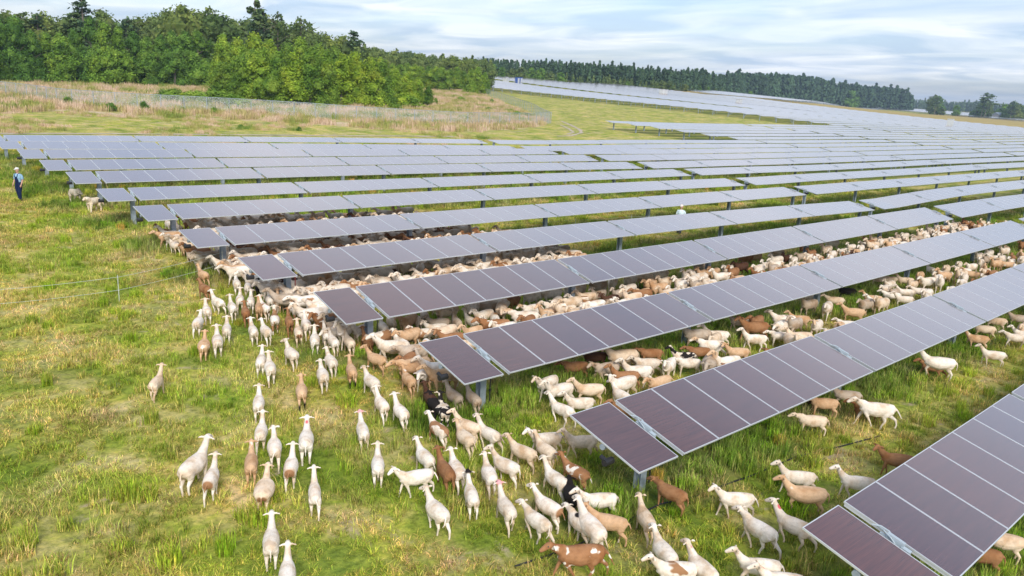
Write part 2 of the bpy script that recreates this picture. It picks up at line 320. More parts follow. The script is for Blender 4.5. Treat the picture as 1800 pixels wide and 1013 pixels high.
cl_ = vnoise(X, Y, 1.6, 17); br_ = RNG.uniform(.75, 1.15, len(X)) * (1 - .22 * cl_); tint = np.ones((len(X), 4)) * br_[:, None]; tint[:, 0] *= (1 - .42 * und_) * (1 - .22 * pv); tint[:, 1] *= 1 - .26 * und_; tint[:, 2] *= (1 - .3 * und_) * (1 - .25 * pv)
Xw = RNG.uniform(-30, 60, 9000); Yw = RNG.uniform(-4, 60, 9000); _, uw, _ = zone_of(Xw, Yw); kw = in_view(Xw, Yw) & (RNG.random(9000) < .10 + .55 * (vnoise(Xw, Yw, .5, 8) > .15) * .5 + .5 * uw); Xw, Yw, uw = Xw[kw], Yw[kw], uw[kw]
nw = len(Xw); tw = np.ones((nw, 4)); g_ = RNG.uniform(.75, 1.1, nw); tw[:, 0] = .85 * g_ * (1 - .2 * uw); tw[:, 1] = g_; tw[:, 2] = .55 * g_
brown = RNG.random(nw) < .05; tw[brown, 0] = 1.15; tw[brown, 1] = .85; tw[brown, 2] = .8
PX = np.r_[X, Xw]; PY = np.r_[Y, Yw]
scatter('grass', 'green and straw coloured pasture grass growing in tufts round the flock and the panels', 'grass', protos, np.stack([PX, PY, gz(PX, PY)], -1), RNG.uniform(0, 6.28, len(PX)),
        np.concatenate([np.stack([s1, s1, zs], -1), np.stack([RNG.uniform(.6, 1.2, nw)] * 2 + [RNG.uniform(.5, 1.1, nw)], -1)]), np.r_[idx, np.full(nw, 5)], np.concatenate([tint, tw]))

# straw-coloured brush outside the fence
M_straw = mat('straw', rough=.9, spec=.1)
noise_mix(M_straw, [(.17, .25, .045), (.36, .34, .10), (.56, .40, .26), (.68, .52, .40)], scale=.22, coord='World', detail=6, pos=[.36, .46, .55, .66])
def plume(seed, nb=70):
    me = tuft_mesh('brush_tuft', nb, .9, .5, 1.15, .035, seed, .3); me.materials.clear(); me.materials.append(M_straw); return me
bp = [plume(21), plume(22), plume(23)]
X = RNG.uniform(-60, 330, 60000); Y = RNG.uniform(60, 330, 60000); k_ = in_poly(X, Y, BRUSH) & in_view(X, Y) & (np.hypot(X, Y) < 290); X, Y = X[k_], Y[k_]
k_ = (vnoise(X, Y, .12, 5) > -.35) | (RNG.random(len(X)) < .3); X, Y = X[k_][:9000], Y[k_][:9000]
nx_ = 1500; Xs = RNG.uniform(-45, 170, 9000); Ys = RNG.uniform(72, 130, 9000); ks = ~in_poly(Xs, Ys, BRUSH) & in_view(Xs, Ys) & (vnoise(Xs, Ys, .2, 9) > .1) & (Xs < 60); X = np.r_[X, Xs[ks][:nx_]]; Y = np.r_[Y, Ys[ks][:nx_]]; n_ = len(X); bs = np.where(np.arange(n_) < n_ - min(nx_, ks.sum()), 1., .45)
scatter('brush', 'pinkish straw coloured tall dry grass outside the chain-link fence below the trees', 'dry grass', bp, np.stack([X, Y, gz(X, Y)], -1), RNG.uniform(0, 6.28, n_), np.stack([bs] * 2 + [bs * RNG.uniform(.5, 1.15, n_)], -1), RNG.integers(0, 3, n_), np.ones((n_, 4)))

# tracks
M_track = mat('sandy_track', rough=.95, spec=.1); noise_mix(M_track, [(.36, .30, .20), (.55, .47, .36)], scale=1.2, coord='World')
def strip(name, pts, wd, label=None):
    pts = np.array([gp(*p)[:2] if len(p) == 2 else p[:2] for p in pts]); L_ = np.r_[0, np.cumsum(np.hypot(*np.diff(pts, axis=0).T))]; t = np.arange(0, L_[-1], .8)
    x = np.interp(t, L_, pts[:, 0]); y = np.interp(t, L_, pts[:, 1]); dx = np.gradient(x); dy = np.gradient(y); n = np.hypot(dx, dy)
    w_ = wd * RNG.uniform(.55, 1.2, len(t)); w_[0] = w_[-1] = .02
    V = []
    for s in (-1, -.5, 0, .5, 1): V.append(np.stack([x - s * w_ * dy / n, y + s * w_ * dx / n], -1))
    V = np.stack(V, 1).reshape(-1, 2); Z = gz(V[:, 0], V[:, 1]) + .035; V = np.column_stack([V, Z]); i = np.arange(len(t) - 1)[:, None] * 5 + np.arange(4)
    Fq = np.stack([i, i + 1, i + 6, i + 5], -1).reshape(-1, 4)
    return tag(link(name, mesh_np(name, V, Fq, [M_track], smooth=True)), kind='structure')
strip('dirt_track', [(986, 213), (1005, 221), (1020, 229), (1022, 234), (1003, 239), (975, 240.5)], .35)
strip('dirt_track', [(985, 220), (1000, 227), (1008, 233), (995, 237)], .3)
strip('sandy_path', [(-60, 235.3), (200, 235.6), (420, 237.6), (700, 239.6), (800, 240.5)], .5)

# ------------------------------------------------------------------ solar trackers
SK = [0.0, -0.072, -0.26, -0.441, -0.548, -0.744, -0.861, -0.99, -1.111, -1.277, -1.431, -1.696, -1.819]
O0 = [0.153, -0.082, -0.079, -0.05, -0.051, -0.025, 0.037, 0.008, 0.102, 0.055, 0.046, -0.057, -0.056]
O1 = [0.277, -0.039, -0.083, -0.078, -0.096, -0.033, -0.033, -0.006, 0.0, 0.014, 0.021, -0.03, 0.085]
O2 = [0.272, 0.046, -0.002, -0.003, -0.076, -0.024, -0.044, -0.017, -0.051, -0.024, -0.008, -0.026, -0.04]
TL = [0.24, 0.25, 0.24, 0.245, 0.18, 0.165, 0.16, 0.155, 0.18, 0.18, 0.17, 0.16, 0.13]
def tilt(k): return TL[k] if k < 13 else .13
def start(k): return SK[k] if k < 13 else -.15 * k
def tube_z(k, X):
    X = np.asarray(X, float); Y = k * ROWP; far = gz(X, np.full(X.shape, Y)) + 1.5
    if k > 12: return far
    x = np.clip((X - 15) / 15, -1.1, 2.3)
    m = -.00045 * X + .01528 * Y + .0000816 * X * X - .0003063 * X * Y + .0000512 * Y * Y + O0[k] + O1[k] * x + O2[k] * (x * x - .5)
    a = np.clip((X - 42) / 25, 0, 1); a = a * a * (3 - 2 * a)
    return m * (1 - a) + far * a
M_glass = mat('panel_glass', (.05, .03, .04), .16, .5); nt = M_glass.node_tree
g = nd(nt, 'ShaderNodeTexCoord'); mp = nd(nt, 'ShaderNodeMapping'); mp.inputs['Scale'].default_value = (.7, 14, 1); nt.links.new(g.outputs['Object'], mp.inputs[0])
oi = nd(nt, 'ShaderNodeObjectInfo'); va = nd(nt, 'ShaderNodeVectorMath', operation='ADD'); sc_ = nd(nt, 'ShaderNodeMath', operation='MULTIPLY'); sc_.inputs[1].default_value = 37; nt.links.new(oi.outputs['Random'], sc_.inputs[0]); nt.links.new(mp.outputs[0], va.inputs[0]); nt.links.new(sc_.outputs[0], va.inputs[1])
n = nd(nt, 'ShaderNodeTexNoise'); n.inputs['Scale'].default_value = 1.6; n.inputs['Detail'].default_value = 5; n.inputs['Roughness'].default_value = .7; nt.links.new(va.outputs[0], n.inputs['Vector'])
pc = ramp(nt, n.outputs['Fac'], [(.080, .050, .054), (.104, .058, .060), (.130, .068, .066)], [.33, .5, .7])
wv = nd(nt, 'ShaderNodeTexWave', bands_direction='Y'); wv.inputs['Scale'].default_value = 12; nt.links.new(g.outputs['Object'], wv.inputs['Vector'])
wr = ramp(nt, wv.outputs['Color'], [(.86, .86, .86), (1, 1, 1)], [.0, .5]); pc = mixc(nt, .7, pc, wr, 'MULTIPLY')
rt = ramp(nt, oi.outputs['Random'], [(.86, .92, 1.12), (1, 1, 1), (1.12, .98, .96)], [0, .5, 1]); pc = mixc(nt, 1, pc, rt, 'MULTIPLY')
nt.links.new(pc, pb(M_glass).inputs['Base Color']); pb(M_glass).inputs['IOR'].default_value = 1.5; pb(M_glass).inputs['Specular IOR Level'].default_value = .2
lw = nd(nt, 'ShaderNodeLayerWeight'); lw.inputs['Blend'].default_value = .5; fr = ramp(nt, lw.outputs['Facing'], [(.05,) * 3, (.10,) * 3, (.33,) * 3, (.70,) * 3, (.80,) * 3], [.2, .47, .60, .72, .85])
gl = nd(nt, 'ShaderNodeBsdfGlossy'); gl.inputs['Roughness'].default_value = .2; gl.inputs['Color'].default_value = (.98, .89, .82, 1); gm_ = nd(nt, 'ShaderNodeMixShader'); nt.links.new(fr, gm_.inputs[0]); nt.links.new(pb(M_glass).outputs[0], gm_.inputs[1]); nt.links.new(gl.outputs[0], gm_.inputs[2]); nt.links.new(gm_.outputs[0], nt.nodes['Material Output'].inputs[0])
M_alu = mat('aluminium_frame', (.62, .64, .66), .45, .5, .35); M_back = mat('panel_back', (.22, .22, .23), .7)
M_galv = mat('galvanised_steel', (.34, .37, .40), .5, .5, .25); noise_mix(M_galv, [(.24, .29, .34), (.40, .46, .52)], scale=6, seed_random=True)
M_rail = mat('white_rail', (.55, .57, .60), .5); M_black = mat('black_plastic', (.015, .015, .017), .5); M_cable = mat('pale_cable', (.36, .42, .46), .6)
def panel_mesh():
    b = MB(); W2, L2, T = (PW - .012) / 2, PL / 2, .036; f = .017
    b.cur = 1
    b.box((0, L2 - f / 2, 0), (2 * W2, f, T)); b.box((0, -L2 + f / 2, 0), (2 * W2, f, T)); b.box((-W2 + f / 2, 0, 0), (f, 2 * L2 - 2 * f, T)); b.box((W2 - f / 2, 0, 0), (f, 2 * L2 - 2 * f, T))
    b.cur = 0; z = T / 2 - .003; b.add([(-W2 + f, -L2 + f, z), (W2 - f, -L2 + f, z), (W2 - f, L2 - f, z), (-W2 + f, L2 - f, z)], [(0, 1, 2, 3)])
    b.cur = 2; z = -T / 2 + .012; b.add([(-W2 + f, -L2 + f, z), (W2 - f, -L2 + f, z), (W2 - f, L2 - f, z), (-W2 + f, L2 - f, z)], [(3, 2, 1, 0)])
    return b.build('solar_panel', [M_glass, M_alu, M_back])
PANEL = panel_mesh()
def post_mesh():
    b = MB(); h = 2.3; b.box((0, 0, -h / 2), (.012, .17, h)); b.box((0, .09, -h / 2), (.19, .012, h)); b.box((0, -.09, -h / 2), (.19, .012, h)); return b.build('post', [M_galv])
POST = post_mesh()
def gap_mesh():
    b = MB(); b.cur = 0
    b.box((0, .16, .0), (.05, .2, .04)); b.box((0, -.2, -.02), (.09, .16, .09)); b.box((0, 0, -.03), (.06, .30, .26))
    b.tube([(-.03, .42, .06), (.02, .30, .10), (.05, .16, .09), (.06, .04, .02), (.02, -.06, -.05)], .014, 6)
    b.tube([(.04, .36, .05), (-.02, .22, .09), (-.05, .08, .07), (-.03, -.02, .0)], .012, 6)
    return b.build('bearing', [M_cable])
BEAR = gap_mesh()
def motor_mesh():
    b = MB(); b.tube([(-.14, -.30, -.06), (.10, -.30, -.06)], .075, 10); b.tube([(-.05, -.30, -.06), (-.05, -.12, -.05)], .05, 8); return b.build('drive_motor', [M_black])
MOTOR = motor_mesh()
def rail_mesh():
    b = MB(); b.box((0, 0, -.045), (.028, PL * .97, .05)); return b.build('mounting_rail', [M_rail])
RAIL = rail_mesh()
def tables(kind):
    """positions (offset of panel centres along the row) and gap centres"""
    ps = []; gaps = [0.0]; x = 0
    if kind == 'A': ps.append(PW / 2); x = PW; gaps.append(x + .1); x += .2; n = 5
    else: n = 6
    edges = [0]
    for j in range(n):
        for i in range(7): ps.append(x + (i + .5) * PW)
        x += 7 * PW
        if j < n - 1 or kind == 'B': gaps.append(x + .092); x += .183
    if kind == 'B': ps.append(x + PW / 2); x += PW
    gaps.append(x); return ps, gaps, x
def tracker(k, s0, kind, label, detail, group):
    X0 = start(k) + s0; Y = k * ROWP; ps, gaps, Ln = tables(kind)
    root = link('solar_tracker', None, loc=(X0, Y, float(tube_z(k, [X0])[0]) - 1.5)); tag(root, label, 'solar tracker', group)
    base = np.array(root.location)
    psX = X0 + np.array(ps); pz = tube_z(k, psX); dz = (tube_z(k, psX + .5) - tube_z(k, psX - .5))
    TT = tilt(k); ct, st = math.cos(TT), math.sin(TT)
    if detail == 2:
        for x, z, d in zip(psX, pz, dz):
            link('solar_panel', PANEL, root, loc=(x - X0, 0, z - base[2]), rot=(TT, -math.atan(d), 0))
        off = [PW, PW] if kind == 'A' else []
    else:
        V = []; Fc = []; mi = []
        for x, z, d in zip(psX, pz, dz):
            W2, L2 = PW / 2 - .012, PL / 2; o = len(V)
            for a, b_, c in [(-1, -1, 0), (1, -1, 0), (1, 1, 0), (-1, 1, 0), (-1, -1, -.045), (1, -1, -.045), (1, 1, -.045), (-1, 1, -.045)]:
                V.append((x - X0 + a * W2, b_ * L2 * ct - c * st, z - base[2] + a * W2 * d + b_ * L2 * st + c * ct))
            Fc += [(o, o + 1, o + 2, o + 3), (o + 4, o + 7, o + 6, o + 5), (o, o + 4, o + 5, o + 1), (o + 1, o + 5, o + 6, o + 2), (o + 2, o + 6, o + 7, o + 3), (o + 3, o + 7, o + 4, o)]; mi += [0, 2, 1, 1, 1, 1]
        link('solar_panels', mesh_np('solar_panels', V, Fc, [M_glass, M_alu, M_back], mi), root)
    # torque tube following the row
    xs = np.linspace(X0, X0 + Ln, 12); zs = tube_z(k, xs) - .09
    b = MB(); b.tube([(x - X0, .02, z - base[2]) for x, z in zip(xs, zs)], .065, 8); link('torque_tube', b.build('torque_tube', [M_galv]), root)
    px_ = [.08] + gaps[1:-1] + [Ln - .08]
    if kind == 'A': px_ = gaps[1:-1] + [Ln - .1]
    zz = tube_z(k, X0 + np.array(px_)) - .12
    if detail >= 1:
        for i, (x, z) in enumerate(zip(px_, zz)):
            link('post', POST, root, loc=(x, 0, z - base[2]))
            if detail == 2:
                link('bearing', BEAR, root, loc=(x, 0, z + .10 - base[2]), rot=(TT, 0, 0))
                for sgn in (-1, 1):
                    xx = x + sgn * .125
                    if xx < 0 or xx > Ln: continue
                    link('mounting_rail', RAIL, root, loc=(xx, 0, z + .12 - base[2]), rot=(TT, 0, 0))
        if detail == 2: link('drive_motor', MOTOR, root, loc=(-.1, 0, zz[0] + .02 - base[2]), rot=(TT, 0, 0))
    else:
        b = MB()
        for x, z in zip(px_, zz): b.box((x, 0, z - base[2] - 1), (.14, .14, 2))
        link('posts', b.build('posts', [M_galv]), root)
    return root
TR = []   # occlusion list: (k, x0, x1)
cols = [(0, 'A', 'left-hand block'), (47.5, 'B', 'second block'), (103.0, 'A', 'third block'), (150.4, 'A', 'fourth block'), (198.2, 'B', 'fifth block'), (254.5, 'A', 'sixth block'), (301.5, 'A', 'seventh block'), (348.5, 'A', 'eighth block')]
def back_edge(X):  # farthest Y with panels at X
    return float(np.interp(X, [200, 265, 354, 400, 420], [330, 348, 268, 215, 120]))
cnt = {}
for k in range(0, 68):
    for ci, (s0, kind, nm) in enumerate(cols):
        if k <= 12: ok = True
        elif k <= 18: ok = ci >= 2
        else: ok = ci >= 4
        if not ok: continue
        x0 = start(k) + s0; Ln = 55.0 if kind == 'B' else 46.0; Y = k * ROWP
        if k > 18 and ci == 5 and k > 30: s0 = s0 + 7; x0 += 7
        if Y > back_edge(x0 + Ln / 2): continue
        if ci >= 5 and k > 18 and ((x0 + Ln / 2) / 6.3 - 8 > Y): continue
        xs = np.linspace(x0, x0 + Ln, 12); P = np.stack([xs, np.full(12, Y), tube_z(k, xs)], -1); d = P - CAM; z = d @ F_; q = proj(P)
        vis = (z > 2) & (q[:, 0] > -60) & (q[:, 0] < 1860) & (q[:, 1] < 1080)
        if not vis.any(): continue
        D = np.linalg.norm(d[vis], axis=1).min()
        if D > 430: continue
        i = cnt.get(nm, 0); cnt[nm] = i + 1
        det = 2 if D < 75 else (1 if D < 150 else 0)
        tone = 'dark maroon' if D < 30 else ('grey violet' if D < 80 else 'pale lavender')
        lab = '%s tilted solar row, %s row back, %s from the left' % (tone, ordw(i), nm.replace('left-hand', 'first').replace(' block', ' column'))
        tracker(k, s0, kind, lab, det, 'solar tracker rows in the ' + nm)
        TR.append((k, x0, x0 + Ln))
def occluded(P):
    P = np.asarray(P, float); d = P - CAM
    for k, x0, x1 in TR:
        ct, st = math.cos(tilt(k)), math.sin(tilt(k))
        if k > 14 or k * ROWP > P[1] + 1: continue
        Y = k * ROWP; zc = float(tube_z(k, [P[0] if x0 < P[0] < x1 else (x0 + x1) / 2])[0])
        n = np.array([0, -st, ct]); den = d @ n
        if abs(den) < 1e-6: continue
        X_ = CAM[0] + d[0] * .5
        for _ in range(2):
            t = ((np.array([0, Y, zc]) - CAM) @ n) / den; h = CAM + t * d; zc = float(tube_z(k, [h[0]])[0])
        if 0 < t < 1 and x0 < h[0] < x1 and abs(h[1] - Y) < PL / 2 * ct: return True
    return False
# farther panel field beyond the dry strip (rows past the three hundred nearest, seen as one mass)
FIELD2 = np.array([gp(x, y, 0, 2600)[:2] for x, y in [(1235, 167.5), (1400, 181), (1560, 194), (1700, 206), (1860, 219), (1860, 212), (1700, 200), (1610, 193), (1500, 184.5), (1400, 176.5), (1235, 164.5)]])
def far_field():
    V = []; Fc = []; mi = []
    for k in range(-40, 260):
        Y = k * ROWP; xs = np.arange(250, 1500, 24.)
        ins = in_poly(xs + 12, np.full(len(xs), Y), FIELD2)
        for x in xs[ins]:
            z0, z1 = float(gz(x, Y)) + 1.5, float(gz(x + 23.4, Y)) + 1.5; o = len(V); c, s = math.cos(.13), math.sin(.13)
            V.extend([(x, Y - c, z0 - s), (x + 23.4, Y - c, z1 - s), (x + 23.4, Y + c, z1 + s), (x, Y + c, z0 + s), (x, Y - c, z0 - s - .05), (x + 23.4, Y - c, z1 - s - .05), (x + 23.4, Y + c, z1 + s - .05), (x, Y + c, z0 + s - .05)])
            Fc.extend([(o, o + 1, o + 2, o + 3), (o + 7, o + 6, o + 5, o + 4), (o, o + 4, o + 5, o + 1), (o + 3, o + 2, o + 6, o + 7)]); mi.extend([0, 1, 1, 1])
            b = MB()
            for q in (1, 12, 22): b.box((x + q, Y, z0 - .9), (.15, .15, 1.7))
            Fc.extend([tuple(i + len(V) for i in f) for f in b.F]); V.extend(b.V); mi.extend([1] * len(b.F))
    if V: tag(link('far_panel_rows', mesh_np('far_panel_rows', V, Fc, [M_glass, M_galv], mi)), 'pale rows of solar panels beyond the dry strip near the horizon', 'solar panels', kind='stuff')
    print('far rows', len(V))
far_field()
# stakes beside the first posts
M_stake = mat('black_stake', (.02, .02, .02), .6); M_red = mat('red_stake', (.25, .03, .02), .6)
b = MB(); b.tube([(0, 0, 0), (0, 0, 1.1)], .018, 6); b.box((0, 0, .35), (.05, .05, .06)); STK = b.build('stake', [M_stake])
b = MB(); b.tube([(0, 0, 0), (0, 0, 1.1)], .018, 6); b.box((0, 0, .5), (.05, .05, .05)); STR = b.build('stake', [M_red])
for k in range(1, 9):
    x = start(k) + 1.62; y = k * ROWP - .05; me = STR if k == 4 else STK
    tag(link('earthing_stake', me, loc=(x, y, float(gz(x, y)) + .1)), '%s thin stake beside the first post of the %s row back' % ('dark red' if k == 4 else 'black', ordw(k)), 'stake', 'stakes beside the row posts')
# distant cabinets between the far blocks
M_white = mat('white_paint', (.58, .59, .60), .6); M_blue = mat('blue_plastic', (.04, .10, .38), .5)
def cabinet(px, py, sx, sy, sz, m, label, cat, n=1, name='inverter_cabinet', hb=0):
    P = gp(px, py, hb); root = link(name, None, loc=(P[0], P[1], P[2] + hb), rot=(0, 0, .15)); tag(root, label, cat)
    b = MB(); b.box((0, 0, sz / 2 + .15), (sx, sy, sz)); link('body', b.build('body', [m]), root)
    b = MB(); b.box((0, 0, sz + .2), (sx + .2, sy + .2, .12)); link('roof', b.build('roof', [m]), root)
    b = MB(); b.box((sx * .22, -sy / 2 - .02, sz / 2 + .2), (sx * .38, .04, sz * .8)); b.box((-sx * .22, -sy / 2 - .02, sz / 2 + .2), (sx * .38, .04, sz * .8)); link('door', b.build('door', [M_alu]), root)
    b = MB(); b.box((0, 0, .08), (sx * .9, sy * .9, .16)); link('base', b.build('base', [M_back]), root)
cabinet(889, 147, 2.6, 2, 2.4, M_white, 'small white cabinet left of the blue cabins, beside the farthest panel block', 'cabinet', hb=0)
cabinet(1163, 170, 2.2, 1.8, 3.2, M_white, 'white cabinet in the gap line of the far panels, left one of the pair', 'cabinet')
cabinet(1169, 170.5, 1.6, 1.8, 3.2, M_white, 'white cabinet in the gap line of the far panels, right one of the pair', 'cabinet')
cabinet(1298, 187, 2.6, 2, 2.8, M_white, 'white cabinet standing among the far panels left of the dark strip', 'cabinet')
cabinet(909, 149, 1.6, 1.6, 3.2, M_blue, 'blue cabin at the near end of the farthest block, left one of two', 'cabin', name='portable_cabin')
cabinet(914, 149, 1.6, 1.6, 3.2, M_blue, 'blue cabin at the near end of the farthest block, right one of two', 'cabin', name='portable_cabin')
cabinet(1668, 228, 2.2, 1.8, 3.6, M_white, 'white upright cabinet on the grey violet strip, right side of the field', 'cabinet')

# ------------------------------------------------------------------ chain-link fence and electric fence
M_mesh = mat('chain_link', (.50, .52, .54), .6, .5, .3); nt = M_mesh.node_tree
tp = nd(nt, 'ShaderNodeBsdfTransparent'); ms = nd(nt, 'ShaderNodeMixShader'); tcx = nd(nt, 'ShaderNodeTexCoord'); ck = nd(nt, 'ShaderNodeTexVoronoi', feature='DISTANCE_TO_EDGE'); ck.inputs['Scale'].default_value = 9
nt.links.new(tcx.outputs['Object'], ck.inputs['Vector']); lt = nd(nt, 'ShaderNodeMath', operation='LESS_THAN'); lt.inputs[1].default_value = .055; nt.links.new(ck.outputs['Distance'], lt.inputs[0])
nt.links.new(lt.outputs[0], ms.inputs[0]); nt.links.new(tp.outputs[0], ms.inputs[1]); nt.links.new(pb(M_mesh).outputs[0], ms.inputs[2]); nt.links.new(ms.outputs[0], nt.nodes['Material Output'].inputs[0])
def fence(pts, label, h=2.1, step=3.0):
    pts = np.array([gp(*p)[:2] for p in pts]); L_ = np.r_[0, np.cumsum(np.hypot(*np.diff(pts, axis=0).T))]; t = np.arange(0, L_[-1], step)
    x = np.interp(t, L_, pts[:, 0]); y = np.interp(t, L_, pts[:, 1]); z = gz(x, y); o = (x[0], y[0], z[0]); root = link('chain_link_fence', None, loc=o); tag(root, label, 'fence')
    b = MB(); b.tube([(0, 0, 0), (0, 0, h)], .045, 6); pm = b.build('fence_post', [M_galv])
    for i in range(min(len(t), 95)): link('fence_post', pm, root, loc=(x[i] - o[0], y[i] - o[1], z[i] - o[2]))
    V = []; Fc = []
    for i in range(len(t)): V += [(x[i] - o[0], y[i] - o[1], z[i] - o[2] + .05), (x[i] - o[0], y[i] - o[1], z[i] - o[2] + h)]
    for i in range(len(t) - 1): Fc.append((2 * i, 2 * i + 2, 2 * i + 3, 2 * i + 1))
    link('wire_mesh', mesh_np('wire_mesh', V, Fc, [M_mesh]), root)
    b = MB(); b.tube([(x[i] - o[0], y[i] - o[1], z[i] - o[2] + h) for i in range(len(t))], .03, 5); link('top_rail', b.build('top_rail', [M_galv]), root)
fence([(-40, 163), (60, 176), (110, 184), (230, 192), (330, 196), (480, 203), (650, 214), (820, 222), (940, 220), (968, 217)], 'chain-link fence running across the dry brush below the trees')
fence([(968, 217), (940, 200), (900, 184), (850, 166), (786, 148)], 'chain-link fence climbing away from the corner beside the green field')
M_wire = mat('white_polywire', (.45, .48, .40), .6)
def wire_fence(name, pts, label, hs, posts):
    P = [gp(*p) for p in pts]; o = P[0]; root = link(name, None, loc=o); tag(root, label, 'fence')
    for h in hs:
        b = MB(); L_ = []
        for i in range(len(P) - 1):
            for t in np.linspace(0, 1, 14)[:-1 if i < len(P) - 2 else None]:
                q = P[i] * (1 - t) + P[i + 1] * t - o; L_.append((q[0], q[1], q[2] + h - .05 * math.sin(math.pi * t)))
        b.tube(L_, .0065, 5); link('polywire', b.build('polywire', [M_wire]), root)
    for px in posts:
        q = gp(*px) - o; b = MB(); b.tube([(q[0], q[1], q[2]), (q[0], q[1], q[2] + .95)], .014, 6)
        for h in hs: b.box((q[0], q[1], q[2] + h), (.04, .04, .04))
        link('fence_stake', b.build('fence_stake', [M_wire]), root)
wire_fence('electric_fence', [(-60, 562), (210, 531), (392, 482), (398, 478)], 'two white electric fence strands sagging across the pasture left of the flock', (.42, .88), [(210, 531), (392, 482)])
wire_fence('electric_fence', [(868, 420), (1010, 412), (1108, 404), (1200, 399)], 'thin white electric fence strands between the rows right of the dense flock', (.42, .82), [(1010, 412), (1108, 404)])
# black hose on the ground
hp = [gp(*p) for p in [(905, 1000), (960, 982), (1020, 960), (1090, 925), (1160, 890), (1222, 876), (1262, 860), (1325, 838), (1400, 806), (1470, 790), (1545, 770)]]
b = MB(); o = hp[0]; b.tube([tuple(p - o + np.array([0, 0, .05])) for p in hp], .018, 6); tag(link('hose', b.build('hose', [M_black]), loc=o), 'black hose lying in the grass between the two nearest panel rows', 'hose')

# ------------------------------------------------------------------ trees
def foliage(name, cols, pos=(.3, .5, .7)):
    m = mat(name, rough=.75, spec=.2); nt = m.node_tree
    g = nd(nt, 'ShaderNodeNewGeometry'); n = nd(nt, 'ShaderNodeTexNoise'); n.inputs['Scale'].default_value = .55; n.inputs['Detail'].default_value = 5; nt.links.new(g.outputs['Position'], n.inputs['Vector'])
    c = ramp(nt, n.outputs['Fac'], cols, pos)
    a = nd(nt, 'ShaderNodeAttribute', attribute_name='tint'); c = mixc(nt, 1, c, a.outputs['Color'], 'MULTIPLY')
    oi = nd(nt, 'ShaderNodeObjectInfo'); rt = ramp(nt, oi.outputs['Random'], [(.66, .74, .74), (1, 1, 1), (1.35, 1.2, .85)], [0, .5, 1]); c = mixc(nt, 1, c, rt, 'MULTIPLY')
    nt.links.new(c, pb(m).inputs['Base Color']); tr = nd(nt, 'ShaderNodeBsdfTranslucent'); nt.links.new(c, tr.inputs['Color']); ms = nd(nt, 'ShaderNodeMixShader'); ms.inputs[0].default_value = .25
    nt.links.new(pb(m).outputs[0], ms.inputs[1]); nt.links.new(tr.outputs[0], ms.inputs[2]); nt.links.new(ms.outputs[0], nt.nodes['Material Output'].inputs[0]); return m
F_dark = foliage('foliage_dark_green', [(.06, .135, .02), (.13, .25, .04), (.23, .36, .06)])
F_yel = foliage('foliage_yellow_green', [(.09, .18, .02), (.19, .31, .035), (.32, .42, .06)])
F_mid = foliage('foliage_mid_green', [(.07, .12, .03), (.14, .20, .055), (.23, .28, .09)])
F_pine = foliage('foliage_pine', [(.05, .10, .045), (.095, .16, .075), (.15, .21, .10)])
M_bark = mat('bark', rough=.9); noise_mix(M_bark, [(.10, .08, .06), (.22, .19, .16)], scale=3, seed_random=True)
_ico = None
def ico(sub=1):
    bm = bmesh.new(); bmesh.ops.create_icosphere(bm, subdivisions=sub, radius=1); V = np.array([v.co[:] for v in bm.verts]); Fc = np.array([[v.index for v in f.verts] for f in bm.faces]); bm.free(); return V, Fc
ICV, ICF = ico(1)
def crown_mesh(name, seed, env, nl, nleaf, ls, m, lobe=(.10, .17), core=.72):
    """env(t)->radius fraction at height t (0..1) of a unit-high crown; leaves are small leaf clumps on bumpy lobes"""
    r = np.random.default_rng(seed); V = []; Fc = []; tint = []
    cen = []
    for i in range(nl):
        t = r.beta(1.2, 1.3); a = r.uniform(0, 6.283); R = env(t) * math.sqrt(r.uniform(.25, 1)) * .85; lr = r.uniform(*lobe) * (.6 + .8 * min(1, env(t) * 3.2))
        cen.append((R * math.cos(a), R * math.sin(a), t, lr))
    off = 0
    for (x, y, z, lr) in cen:
        cv = ICV * lr * core * (1 + .25 * r.normal(0, 1, (len(ICV), 1)).clip(-1, 1)) * [1, 1, 1.05] + [x, y, z]; V.append(cv); Fc += (ICF + off).tolist(); off += len(cv); tint.append(np.full(len(cv), r.uniform(.7, 1.)))
    W = np.array([c[3] ** 2 for c in cen]); ci = r.choice(len(cen), nleaf, p=W / W.sum()); C = np.array(cen)
    d = r.normal(0, 1, (nleaf, 3)); d[:, 2] = d[:, 2] * .9 + .25; d /= np.linalg.norm(d, axis=1)[:, None]
    P = C[ci, :3] + d * (C[ci, 3] * r.uniform(.75, 1.22, nleaf))[:, None]
    nrm = d + r.normal(0, .55, d.shape); nrm /= np.linalg.norm(nrm, axis=1)[:, None]
    u = np.cross(nrm, r.normal(0, 1, d.shape)); u /= np.linalg.norm(u, axis=1)[:, None]; v = np.cross(nrm, u); s = ls * r.uniform(.5, 1.35, nleaf)[:, None]
    q = np.stack([P - u * s, P - v * s * .7, P + u * s, P + v * s * .7], 1).reshape(-1, 3); V.append(q); o = np.arange(nleaf) * 4 + off
    Fc += np.stack([o, o + 1, o + 2, o + 3], -1).tolist()
    lt = r.uniform(.75, 1.25, len(cen))[ci] * r.uniform(.82, 1.18, nleaf); tint.append(np.repeat(lt, 4))
    V = np.concatenate(V); me = mesh_np(name, V, Fc, [m]); T = np.concatenate(tint); c4 = np.stack([T, T, T * .95, np.ones_like(T)], -1)
    ca = me.color_attributes.new('tint', 'FLOAT_COLOR', 'POINT'); ca.data.foreach_set('color', c4.astype(np.float32).ravel()); return me
